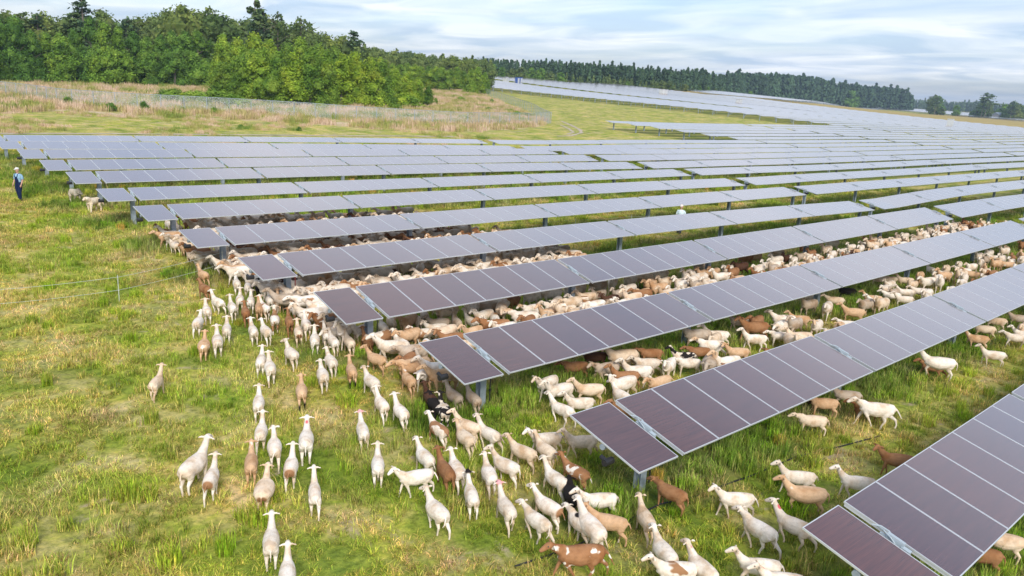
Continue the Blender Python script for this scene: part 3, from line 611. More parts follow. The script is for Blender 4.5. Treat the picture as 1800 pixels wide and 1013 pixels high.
def trunk_mesh(seed, h0=.0, h1=.8, r0=.02, limbs=5):
    r = random.Random(seed); b = MB(); lean = r.uniform(-.02, .02)
    b.tube([(lean * t * t, lean * t, t * h1) for t in (0, .3, .6, .85, 1)], [r0 * 1.25, r0, r0 * .75, r0 * .5, r0 * .25], 7)
    for i in range(limbs):
        t = r.uniform(max(.25, h0), h1 * .95); a = r.uniform(0, 6.28); L_ = r.uniform(.08, .2)
        b.tube([(0, 0, t), (math.cos(a) * L_ * .5, math.sin(a) * L_ * .5, t + L_ * .25), (math.cos(a) * L_, math.sin(a) * L_, t + L_ * .5)], [r0 * .4, r0 * .28, r0 * .12], 5)
    return b.build('trunk', [M_bark])
e_cone = lambda t: .27 * (1 - t) ** .62 * min(1, .75 + 2.5 * t)
e_round = lambda t: .36 * max(.05, (1 - (2 * t - .85) ** 2 * .75)) if t < .97 else .05
e_bush = lambda t: .55 * max(.05, 1 - t * t) ** .5
e_top = lambda t: (.0 if t < .0 else .20 * max(.06, (1 - abs(2 * t - 1.2) ** 2 * .8)))
CR = {'cone': [crown_mesh('crown', 30 + i, e_cone, 44, 7000, .015, F_dark, lobe=(.07, .13)) for i in range(4)],
      'yel': [crown_mesh('crown', 40 + i, e_cone if i < 3 else e_round, 40, 7000, .017, F_yel, lobe=(.08, .14)) for i in range(4)],
      'mid': [crown_mesh('crown', 50 + i, e_round, 30, 4200, .024, F_mid) for i in range(3)],
      'bush': [crown_mesh('crown', 60 + i, e_bush, 16, 2200, .045, F_yel, lobe=(.16, .26)) for i in range(2)],
      'gbush': [crown_mesh('crown', 65, e_bush, 16, 2200, .045, F_dark, lobe=(.16, .26))],
      'farmid': [crown_mesh('crown', 52, e_round, 26, 1300, .040, F_mid), crown_mesh('crown', 53, e_round, 26, 1300, .040, F_dark)]}
def pine_crown(seed, m=F_pine, n=900, t0=.38, tiers=9, rad=.17):
    r = np.random.default_rng(seed); V = []; T = []
    for i in range(tiers):
        t = t0 + (1 - t0) * (i + .5) / tiers; R = rad * (1 - .75 * (t - t0) / (1 - t0)) * r.uniform(.65, 1.2)
        for j in range(r.integers(3, 6)):
            a = r.uniform(0, 6.28); c = np.array([math.cos(a) * R * .75, math.sin(a) * R * .75, t + r.uniform(-.02, .03)]); k = n // (tiers * 4)
            p = c + r.normal(0, 1, (k, 3)) * [R * .33, R * .33, .014]; V.append(p); T.append(np.full(k, r.uniform(.75, 1.25)))
    P = np.concatenate(V); T = np.concatenate(T); k = len(P); nrm = r.normal(0, 1, (k, 3)); nrm[:, 2] += 1; nrm /= np.linalg.norm(nrm, axis=1)[:, None]
    u = np.cross(nrm, r.normal(0, 1, nrm.shape)); u /= np.linalg.norm(u, axis=1)[:, None]; v = np.cross(nrm, u); s = .017 * r.uniform(.6, 1.5, k)[:, None]
    q = np.stack([P - u * s, P - v * s, P + u * s, P + v * s], 1).reshape(-1, 3); o = np.arange(k) * 4; me = mesh_np('crown', q, np.stack([o, o + 1, o + 2, o + 3], -1), [m])
    T4 = np.repeat(T * r.uniform(.8, 1.2, k), 4); ca = me.color_attributes.new('tint', 'FLOAT_COLOR', 'POINT'); ca.data.foreach_set('color', np.stack([T4] * 3 + [np.ones_like(T4)], -1).astype(np.float32).ravel()); return me
CR['pine'] = [pine_crown(70), pine_crown(71), pine_crown(72, t0=.55, tiers=6, rad=.2)]
CR['bare'] = [pine_crown(75, F_mid, 420, .45, 9, .22)]
TK = {k: [trunk_mesh(80 + i, r0=(.012 if k in ('pine', 'bare') else .022), h1=(.97 if k in ('pine', 'bare') else .7), limbs=(16 if k == 'bare' else 7)) for i in range(2)] for k in CR}
KIND = {'cone': ('broadleaf_tree', 'dark green pointed leafy tree'), 'yel': ('broadleaf_tree', 'yellow-green leafy tree'), 'mid': ('broadleaf_tree', 'grey-green rounded tree'), 'bush': ('shrub', 'low yellow-green shrub'), 'gbush': ('shrub', 'small dark green shrub'),
        'farmid': ('broadleaf_tree', 'hazy rounded tree'), 'pine': ('pine_tree', 'tall thin pine'), 'bare': ('bare_tree', 'tall nearly leafless tree')}
TREES = []
def tree(kind, px, D=None, base=None, top=60, wid=1.0, where='', sink=.2):
    if base is not None: P = gp(px, base)
    else:
        d = ray(px, 150); h = d[:2] / np.linalg.norm(d[:2]); xy = CAM[:2] + h * D; P = np.array([xy[0], xy[1], float(gz(xy[0], xy[1]))])
    D = np.hypot(*(P - CAM)[:2])
    H = 8.
    for _ in range(6):
        v = proj(P + [0, 0, H])[1]; H += (v - top) * D / FPX
    H = max(H, .6)
    TREES.append((kind, px, P, H, wid, where, sink))
def build_trees():
    seen = {}
    TREES.sort(key=lambda t: (t[0], t[5], t[1]))
    for kind, px, P, H, wid, where, sink in TREES:
        nm, lb = KIND[kind]; i = seen.get((kind, where), 0); seen[(kind, where)] = i + 1
        root = link(nm, None, loc=(P[0], P[1], P[2] - sink), rot=(0, 0, random.uniform(0, 6.28)))
        tag(root, '%s %s, %s from left' % (lb, where, ordw(i)), 'shrub' if 'bush' in kind else 'tree', {'cone': 'dark green trees of the near wood', 'yel': 'yellow-green trees of the near wood', 'mid': 'grey-green trees', 'farmid': 'hazy trees by the far wood', 'pine': 'tall pines', 'bare': 'bare trees', 'bush': 'low shrubs', 'gbush': 'small dark shrubs'}[kind])
        link('crown', random.choice(CR[kind]), root, loc=(0, 0, 0 if 'bush' in kind or kind in ('cone', 'yel', 'pine', 'bare') else H * .04), scale=(H * wid, H * wid, H * .97))
        link('trunk', random.choice(TK[kind]), root, scale=(H * min(wid, 1.2), H * min(wid, 1.2), H))
for x, t in [(-38, 40), (-12, 36), (12, 42), (38, 34), (62, 48), (88, 58), (112, 60), (138, 46), (165, 38), (190, 46), (214, 52), (240, 62), (262, 66), (286, 62), (308, 52), (330, 56), (352, 60), (372, 74)]:
    tree('cone', x, base=146 + max(0, x) * .022 + random.uniform(-1.5, 2), top=t + random.uniform(-9, 6), wid=random.uniform(.8, 1.1), where='in the near wood front')
for x, t in [(-30, 34), (5, 24), (30, 30), (70, 34), (100, 40), (150, 26), (200, 32), (225, 38), (270, 44), (320, 34), (350, 36), (385, 40)]:
    tree('cone', x, base=137, top=t, wid=random.uniform(.9, 1.2), where='in the near wood second rank')
for x, b, t, w_ in [(396, 174, 106, 1.3), (420, 180, 126, 1.2), (442, 178, 90, 1.1), (466, 183, 84, 1.0), (492, 186, 88, 1.0), (516, 188, 92, 1.1), (545, 189, 84, 1.0), (572, 188, 88, 1.0), (600, 188, 96, 1.0), (626, 189, 92, 1.0), (650, 190, 100, 1.0), (672, 189, 108, 1.0), (694, 188, 118, 1.0), (714, 188, 126, 1.1), (733, 188, 136, 1.1), (752, 187, 152, 1.2), (766, 185, 168, 1.3), (606, 186, 130, 1.1), (480, 186, 130, 1.1), (665, 189, 150, 1.2)]:
    tree('yel', x, base=b, top=t + random.uniform(-3, 3), wid=w_ * random.uniform(.95, 1.15), where='at the near wood right end')
for x, t in [(395, 60), (420, 66), (450, 56), (478, 68), (505, 74), (530, 66), (560, 74), (588, 80), (616, 84), (645, 92), (668, 100), (690, 112), (412, 84), (455, 82)]:
    tree('yel', x, base=165, top=t, wid=random.uniform(.9, 1.15), where='behind the near wood right end')
for x, t in [(20, 22), (80, 24), (130, 30), (185, 22), (300, 20), (325, 14), (352, 22), (380, 26), (410, 34), (435, 36), (465, 30), (490, 38), (520, 44), (548, 56), (575, 62), (600, 64), (622, 72), (250, 34), (280, 30)]:
    tree('mid', x, D=215 + random.uniform(-10, 25), top=t, wid=random.uniform(.85, 1.1), where='rising behind the near wood')
for x, t in [(48, 18), (76, 22), (155, -14), (140, 18), (228, 28), (240, 32), (330, 8), (452, -4), (465, 14), (622, 52), (455, 12)]:
    tree('pine', x, D=205, top=t, wid=random.uniform(.9, 1.3), where='standing above the near wood')
for x, t in [(375, 8), (530, 26), (545, 34), (490, 18)]: tree('bare', x, D=210, top=t, where='above the near wood')
for x in np.linspace(628, 850, 26):
    tree('mid', x, D=random.uniform(300, 360), top=np.interp(x, [628, 700, 760, 850], [84, 92, 100, 108]) + random.uniform(-4, 8), wid=random.uniform(.9, 1.3), where='in the middle wood')
for x in np.linspace(640, 852, 18):
    tree('yel', x, D=random.uniform(262, 285), top=np.interp(x, [640, 700, 760, 850], [108, 112, 116, 122]) + random.uniform(-4, 6), wid=random.uniform(1.1, 1.5), where='fronting the middle wood')
for x, b, t in [(290, 176, 160), (305, 178, 158), (330, 180, 164), (345, 184, 162), (362, 185, 166), (380, 186, 160), (400, 187, 166), (418, 188, 170), (430, 190, 176), (560, 192, 182), (705, 190, 166), (720, 192, 170), (695, 196, 184), (810, 178, 172), (858, 196, 190), (910, 206, 197), (925, 207, 200)]:
    tree('bush', x, base=b, top=t - 2, wid=random.uniform(1.6, 2.3), where='in the straw brush outside the fence')
for x, b, t in [(197, 196, 180), (255, 196, 178), (120, 186, 170), (320, 200, 188), (376, 202, 188), (420, 193, 182), (788, 160, 154), (864, 182, 174), (884, 190, 184), (424, 226, 220), (525, 230, 222)]:
    tree('gbush', x, base=b, top=t, wid=random.uniform(.9, 1.2), where='near the chain-link fence')
# far wood: bright rounded trees at its foot, single trees at the right
def edgeD(px): return float(np.interp(px, [840, 1000, 1180, 1250, 1300, 1400, 1560, 1650], [462, 470, 500, 620, 800, 1000, 1200, 1200]))
for x, t in [(862, 112), (880, 118), (897, 120), (915, 117), (932, 119), (950, 120), (966, 125), (985, 127), (1078, 138), (1103, 142), (1163, 140), (1177, 141), (1205, 147), (1230, 150), (1245, 152), (1258, 154), (1500, 160), (1320, 160)]:
    tree('farmid', x, D=edgeD(x) - 14 + random.uniform(-3, 3), top=t + 1, wid=1.25, where='along the foot of the far wood')
for x, t, D_, w_ in [(1648, 168, 950, 1.0), (1656, 171, 952, .9), (1690, 186, 940, 1.1), (1666, 191, 942, 1.3), (1728, 187, 950, 1.2), (1775, 184, 960, 1.1), (1790, 179, 962, 1.0), (1802, 184, 960, 1.1), (1750, 190, 965, 1.2), (1812, 184, 965, 1.1), (1735, 182, 945, .9), (1745, 178, 948, .8), (1798, 190, 940, 1.5), (1780, 192, 940, 1.6), (1720, 195, 945, 1.6), (1765, 193, 980, 1.3)]:
    tree('farmid', x, D=D_, top=t, wid=w_, where='standing alone on the right horizon')
for x, t in [(1742, 163), (1736, 172), (1652, 168), (1788, 178)]: tree('pine', x, D=930, top=t, wid=1.9, where='standing on the right horizon')
build_trees()
def wood(name, label, rng, tops, Dn, Dd, kind, step, layers, hs=.5):
    r = np.random.default_rng(5); V = []; Fc = []; T = []; off = 0
    for L_ in range(layers):
        for x in np.arange(rng[0], rng[1], step):
            xx = x + r.uniform(-step, step); D_ = (Dn(xx) if callable(Dn) else Dn) + L_ * Dd + r.uniform(-.3, .3) * Dd
            d = ray(xx, 150); h = d[:2] / np.linalg.norm(d[:2]); xy = CAM[:2] + h * D_; z = float(gz(xy[0], xy[1])); top = np.interp(xx, *tops) + (r.uniform(-3.5, 6) + (r.random() < .1) * -7) * hs * 1.6
            P = np.array([xy[0], xy[1], z]); H = 12.
            for _ in range(5): H += (proj(P + [0, 0, H])[1] - top) * D_ / FPX
            n = 130; t = r.uniform(.05, 1, n) ** .8; R = H * (.15 if kind is not F_mid else .2) * (1.15 - t ** 1.6) * r.uniform(.8, 1.2); a = r.uniform(0, 6.28, n); rr = np.sqrt(r.uniform(.3, 1, n)) * R
            C = np.stack([xy[0] + rr * np.cos(a), xy[1] + rr * np.sin(a), z + t * H], -1)
            nr = np.stack([np.cos(a), np.sin(a), r.uniform(-.2, 1.2, n)], -1) + r.normal(0, .4, (n, 3)); nr /= np.linalg.norm(nr, axis=1)[:, None]
            u = np.cross(nr, r.normal(0, 1, (n, 3))); u /= np.linalg.norm(u, axis=1)[:, None]; v = np.cross(nr, u); s = (H * .055 * r.uniform(.5, 1.3, n))[:, None]
            V.append(np.stack([C - u * s, C - v * s, C + u * s, C + v * s], 1).reshape(-1, 3)); T.append(np.repeat(r.uniform(.65, 1.35) * r.uniform(.75, 1.25, n), 4))
            b = MB(); b.tube([(xy[0], xy[1], z - .5), (xy[0], xy[1], z + H * .85)], [H * .012, H * .006], 5); o = sum(len(q) for q in V)
            V.append(np.array(b.V)); T.append(np.full(len(b.V), .8)); Fc.append([[i + o for i in f] for f in b.F if len(f) == 4])
    Vc = np.concatenate(V); fl = []; off = 0
    for q in V:
        if len(q) % 4 == 0 and len(q) > 100: o = np.arange(len(q) // 4) * 4 + off; fl += np.stack([o, o + 1, o + 2, o + 3], -1).tolist()
        off += len(q)
    for f in Fc: fl += f
    me = mesh_np(name, Vc, fl, [kind]); T = np.concatenate(T); ca = me.color_attributes.new('tint', 'FLOAT_COLOR', 'POINT'); ca.data.foreach_set('color', np.stack([T, T, T, np.ones_like(T)], -1).astype(np.float32).ravel())
    tag(link(name, me), label, 'wood', kind='stuff')
wood('far_wood', 'dark blue-green wood closing the field on the horizon behind the far panels', (848, 1612), ([848, 900, 1000, 1100, 1190, 1228, 1260, 1300, 1350, 1430, 1470, 1520, 1590, 1603, 1615], [104, 108, 112, 118, 126, 123, 134, 130, 132, 138, 147, 153, 158, 166, 178]), lambda x: edgeD(x), 14, F_pine, 4.0, 4)
wood('wood_edge', 'lighter green broadleaf edge along the foot of the far wood', (850, 1290), ([850, 900, 1000, 1100, 1190, 1290], [119, 122, 131, 139, 146, 157]), lambda x: edgeD(x) - 8, 5, F_mid, 9, 2)
wood('middle_wood', 'grey-green wood seen over the near trees left of the far panels', (600, 862), ([600, 640, 700, 760, 862], [84, 86, 93, 99, 107]), 400, 14, F_mid, 6, 2)
wood('distant_wood', 'blue wooded ridge on the far right horizon', (1590, 1850), ([1590, 1660, 1700, 1735, 1760, 1850], [174, 180, 181, 179, 184, 190]), 1700, 30, F_pine, 2.2, 3, hs=.3)
# white farmhouse
P = np.array([*(CAM[:2] + (lambda d: d[:2] / np.linalg.norm(d[:2]) * 945)(ray(1757, 200))), 0]); P[2] = gz(P[0], P[1])
root = link('farmhouse', None, loc=P, rot=(0, 0, -.3)); tag(root, 'small white farmhouse among the trees on the right horizon', 'house')
b = MB(); b.box((0, 0, 1.8), (11, 7, 3.6)); link('wall', b.build('wall', [M_white]), root)
b = MB(); b.add([(-6, -4, 3.6), (6, -4, 3.6), (6, 4, 3.6), (-6, 4, 3.6), (-6, 0, 6.2), (6, 0, 6.2)], [(0, 1, 5, 4), (2, 3, 4, 5), (0, 4, 3), (1, 2, 5)]); link('roof', b.build('roof', [M_galv]), root)
for x in (-3.5, 0, 3.5):
    b = MB(); b.box((x, -3.53, 2), (1.1, .06, 1.4)); link('window', b.build('window', [M_black]), root)

# ------------------------------------------------------------------ animals
def solid(parts, voxel, name, mats, smooth_it=3, dark=None, pink=None):
    """parts: tubes [(points, r_horizontal, r_vertical)] fused into one continuous skin"""
    b = MB()
    for pts, ra, rb in parts: b.tube(pts, list(ra), 14, True, list(rb))
    tmp = bpy.data.objects.new('tmp', b.build('tmp')); COL.objects.link(tmp)
    m = tmp.modifiers.new('r', 'REMESH'); m.mode = 'VOXEL'; m.voxel_size = voxel
    s = tmp.modifiers.new('s', 'SMOOTH'); s.factor = .5; s.iterations = smooth_it
    dg = bpy.context.evaluated_depsgraph_get(); me = bpy.data.meshes.new_from_object(tmp.evaluated_get(dg)); me.name = name
    old = tmp.data; bpy.data.objects.remove(tmp); bpy.data.meshes.remove(old)
    me.materials.clear()
    for x in mats: me.materials.append(x)
    nf = len(me.polygons); c = np.zeros(nf * 3); me.polygons.foreach_get('center', c); c = c.reshape(-1, 3); mi = np.zeros(nf, np.int32)
    if dark: 
        for f in dark: mi[f(c)] = 1
    if pink:
        for f in pink: mi[f(c)] = 2
    me.polygons.foreach_set('material_index', mi); me.polygons.foreach_set('use_smooth', np.ones(nf, bool)); return me
M_hoof = mat('hoof_and_eye', (.03, .022, .018), .5); M_skin = mat('pink_skin', (.70, .40, .33), .6)
def sheep_mesh(name, ph=0., hy=0., hh=0., fat=1., stride=.14, tail=0., lamb=False, voxel=.0165, lift=0.):
    """hair sheep facing +X, feet on z=0. ph: gait phase, hy: head turned (rad, + = left), hh: head height change"""
    P = []; f = fat * 1.10
    back = [(-.50, .60, .05, .06), (-.44, .61, .11 * f, .13), (-.33, .605, .140 * f, .155), (-.18, .57, .155 * f, .195), (0., .55, .165 * f, .21), (.15, .56, .155 * f, .185), (.27, .585, .13 * f, .165), (.37, .625, .095, .135)]
    P.append(([(x, 0, z) for x, z, *_ in back], [a[2] for a in back], [a[3] for a in back]))
    cy, sy = math.cos(hy), math.sin(hy); nx, nz = .565, .905 + hh
    def hd(dx, dy, dz): return (nx + dx * cy - dy * sy, dx * sy + dy * cy, nz + dz)
    P.append(([(.26, 0, .60), (.36, 0, .685), (.435, 0, .75 + hh * .3), (.50, sy * .01, .825 + hh * .7), hd(0, 0, -.01)], [.108, .092, .075, .064, .055], [.145, .12, .092, .076, .06]))
    P.append(([hd(-.045, 0, .0), hd(.0, 0, .012), hd(.07, 0, -.005), hd(.13, 0, -.04), hd(.19, 0, -.075), hd(.225, 0, -.092)], [.045, .064, .061, .048, .038, .025], [.05, .068, .066, .055, .042, .029]))
    for s in (-1, 1): P.append(([hd(-.01, s * .045, .015), hd(-.03, s * .10, .025), hd(-.035, s * .155, .01), hd(-.03, s * .185, -.012)], [.016, .018, .017, .010], [.022, .036, .032, .014]))
    for s, fr, p in ((1, 1, 0), (-1, 1, math.pi), (1, 0, math.pi * .9), (-1, 0, -.1)):
        a = math.sin(ph + p) * stride; up = max(0, math.cos(ph + p)) * .09 + lift * fr
        if fr:
            x0, y = .27, .085 * s; bend = max(0, math.cos(ph + p)) * .06
            P.append(([(x0 - .01, y * .9, .58), (x0, y, .46), (x0 + a * .5 + bend, y, .31 + up * .6), (x0 + a * .8, y * .9, .15 + up), (x0 + a, y * .9, .055 + up), (x0 + a + .015, y * .9, .012 + up)], [.066, .054, .035, .025, .024, .029], [.08, .06, .038, .025, .024, .029]))
        else:
            x0, y = -.36, .09 * s
            P.append(([(x0, y * .85, .60), (x0 + .05 + a * .3, y, .46), (x0 + .06 + a * .4, y, .39 + up * .3), (x0 - .06 + a * .75, y, .255 + up * .7), (x0 - .045 + a, y * .95, .12 + up), (x0 - .035 + a, y * .95, .055 + up), (x0 - .02 + a, y * .95, .012 + up)], [.085, .074, .055, .033, .025, .024, .029], [.125, .10, .068, .037, .026, .024, .029]))
    P.append(([(-.47, 0, .66), (-.53, tail * .03, .62), (-.56 - abs(tail) * .03, tail * .09, .50), (-.55 - abs(tail) * .05, tail * .16, .38 + abs(tail) * .06)], [.024, .022, .018, .010], [.026, .024, .019, .012]))
    e = [np.array(hd(.075, s * .052, .012)) for s in (-1, 1)]; nose = np.array(hd(.235, 0, -.095))
    dark = [lambda c: c[:, 2] < .028, lambda c: (np.linalg.norm(c - e[0], axis=1) < .016) | (np.linalg.norm(c - e[1], axis=1) < .016)]
    pink = [lambda c: np.linalg.norm(c - nose, axis=1) < .022]
    return solid(P, voxel, name, [M_hoof, M_hoof, M_skin], 3, dark, pink)
POSE = []
for i, (ph, hy, hh, fat, st, tl) in enumerate([(0, 0, 0, 1, .15, 0), (1.2, 0, .03, 1.05, .15, .6), (2.4, .15, -.03, 1.1, .13, -.5), (3.6, -.35, 0, 1.0, .17, 0), (4.8, .45, -.02, 1.15, .14, .9), (5.6, 0, .05, .92, .20, -.9),
                                                (.6, -.7, -.04, 1.05, .10, .3), (1.9, .8, 0, 1.2, .10, 0), (3.0, 0, -.18, 1.1, .12, .2), (4.2, 0, -.22, 1.2, .12, -.3), (5.1, .2, -.12, 1.0, .22, 1.4), (0.3, -.15, .02, 1.35, .06, 0)]):
    POSE.append(sheep_mesh('sheep_body', ph, hy, hh, fat, st, tl))
LOWP = [sheep_mesh('sheep_low', p_, 0, h_, 1.1, .12, 0, voxel=.032) for p_, h_ in ((0, 0), (2, -.1), (4, .03))]
def coat(name, base, alt=None, thr=.55, scale=2.2, extra=None, amount=1.0):
    m = mat(name, base, .85, .15); nt = m.node_tree; tcx = nd(nt, 'ShaderNodeTexCoord'); oi = nd(nt, 'ShaderNodeObjectInfo')
    sc_ = nd(nt, 'ShaderNodeMath', operation='MULTIPLY'); sc_.inputs[1].default_value = 40; nt.links.new(oi.outputs['Random'], sc_.inputs[0])
    va = nd(nt, 'ShaderNodeVectorMath', operation='ADD'); nt.links.new(tcx.outputs['Object'], va.inputs[0]); nt.links.new(sc_.outputs[0], va.inputs[1])
    n3 = nd(nt, 'ShaderNodeTexNoise'); n3.inputs['Scale'].default_value = 3.2; n3.inputs['Detail'].default_value = 3; nt.links.new(va.outputs[0], n3.inputs['Vector'])
    n = nd(nt, 'ShaderNodeTexNoise'); n.inputs['Scale'].default_value = 11; n.inputs['Detail'].default_value = 5; n.inputs['Roughness'].default_value = .7; nt.links.new(va.outputs[0], n.inputs['Vector'])
    c = ramp(nt, n.outputs['Fac'], [tuple(x * .80 for x in base), base, tuple(min(.88, x * 1.10) for x in base)], [.3, .5, .7])
    c = mixc(nt, 1, c, ramp(nt, n3.outputs['Fac'], [(.80, .68, .56), (.97, .93, .88), (1.05, 1.05, 1.05)], [.34, .48, .62]), 'MULTIPLY')
    rt = ramp(nt, oi.outputs['Random'], [(.88, .84, .80), (1, 1, 1), (1.04, 1.0, .98)], [0, .45, 1]); c = mixc(nt, 1, c, rt, 'MULTIPLY')
    if alt:
        n2 = nd(nt, 'ShaderNodeTexNoise'); n2.inputs['Scale'].default_value = scale; n2.inputs['Detail'].default_value = 2; nt.links.new(va.outputs[0], n2.inputs['Vector'])
        k = ramp(nt, n2.outputs['Fac'], [(0, 0, 0), (amount,) * 3], [thr, thr + .04]); c = mixc(nt, k, c, alt)
    if extra:   # coloured zone of the coat: centre, radius, colour in the animal's own frame
        for ce, ra, co in extra:
            d = nd(nt, 'ShaderNodeVectorMath', operation='DISTANCE'); nt.links.new(tcx.outputs['Object'], d.inputs[0]); d.inputs[1].default_value = ce
            k = ramp(nt, d.outputs['Value'], [(1, 1, 1), (0, 0, 0)], [ra * .75, ra]); c = mixc(nt, k, c, co)
    nt.links.new(c, pb(m).inputs['Base Color'])
    b = nd(nt, 'ShaderNodeBump'); b.inputs['Strength'].default_value = .35; b.inputs['Distance'].default_value = .012; nt.links.new(n.outputs['Fac'], b.inputs['Height']); nt.links.new(b.outputs[0], pb(m).inputs['Normal'])
    return m
WH, CRM, TAN, BRN, DK, BLK, GRY = (.76, .69, .60), (.70, .57, .43), (.62, .42, .26), (.32, .165, .08), (.09, .045, .028), (.018, .015, .014), (.46, .38, .30)
RUMP = (-.50, 0, .58)
COATS = {'white': (coat('coat_white', WH), 'white'), 'cream': (coat('coat_cream', CRM), 'cream'), 'tan': (coat('coat_tan', TAN, WH, .68), 'tan'), 'brown': (coat('coat_brown', BRN), 'brown'), 'dark': (coat('coat_dark', DK), 'dark brown'),
         'black': (coat('coat_black', BLK), 'black'), 'grey': (coat('coat_grey', GRY), 'greyish cream'), 'pied': (coat('coat_pied', WH, BRN, .56), 'white sheep with brown patches'), 'piebald': (coat('coat_piebald', WH, BLK, .48, 3.2), 'black and white'),
         'brump': (coat('coat_brown_rump', WH, extra=[(RUMP, .17, BRN)]), 'white'), 'bpied': (coat('coat_brown_pied', BRN, WH, .60, 4, extra=[((-.56, 0, .40), .10, WH)]), 'brown and white'),
         'redneck': (coat('coat_red_mark', WH, extra=[((.38, 0, .90), .09, (.60, .13, .14))]), 'white'), 'redhead': (coat('coat_red_head', WH, extra=[((.58, 0, 1.07), .075, (.66, .06, .14))]), 'white'), 'pinkhead': (coat('coat_pink_head', WH, extra=[((.62, 0, .98), .16, (.75, .36, .36))]), 'white'),
         'blackhead': (coat('coat_black_head', WH, extra=[((.62, 0, .98), .17, BLK)]), 'white'), 'spot': (coat('coat_black_spot', WH, extra=[((.05, .0, .76), .13, BLK), (RUMP, .16, BLK)]), 'white'), 'blacklegs': (coat('coat_black_legs', TAN, extra=[((-.42, 0, .0), .36, BLK)]), 'tan'),
         'creamrump': (coat('coat_cream_rump', CRM, extra=[((-.50, 0, .50), .15, BRN)]), 'cream'), 'tanhead': (coat('coat_tan_head', WH, extra=[((.6, 0, .95), .26, TAN)]), 'white')}
FEAT = {'brump': 'with a brown rump', 'redneck': 'with red neck mark', 'redhead': 'with red head mark', 'pinkhead': 'with a pink head', 'blackhead': 'with a black head', 'spot': 'with black back spot', 'blacklegs': 'with black legs', 'creamrump': 'with brown rump, very round', 'tanhead': 'with a tan head', 'pied': '', 'tan': '', 'white': ''}
SHEEP = []     # (x, y, heading, scale, coat, pose)
def place(px, py, hx, hy_, coat_, pose=None, s=None):
    """rear feet at photo pixel (px,py), top of the head near (hx,hy_)"""
    G = gp(px, py); best = None; az = math.atan2(G[1] - CAM[1], G[0] - CAM[0])
    for sc in ([s] if s else np.arange(.78, 1.1, .05)):
        for a in az + np.arange(-1.9, 1.9, .06):
            dv = np.array([math.cos(a), math.sin(a), 0]); q = proj(G + dv * 1.0 * sc + [0, 0, 0.98 * sc]); e = (q[0] - hx) ** 2 + (q[1] - hy_) ** 2 + 90 * abs(sc - .96)
            if best is None or e < best[0]: best = (e, a, sc)
    _, a, sc = best; SHEEP.append([G[0] + math.cos(a) * .36 * sc, G[1] + math.sin(a) * .36 * sc, a, sc, coat_, pose])
def lay(px, py, face, coat_, s=1.0, pose=None):
    """centre of the back at photo pixel (px,py); face = heading in degrees, world"""
    G = gp(px, py, .62 * s); SHEEP.append([G[0], G[1], math.radians(face), s, coat_, pose])
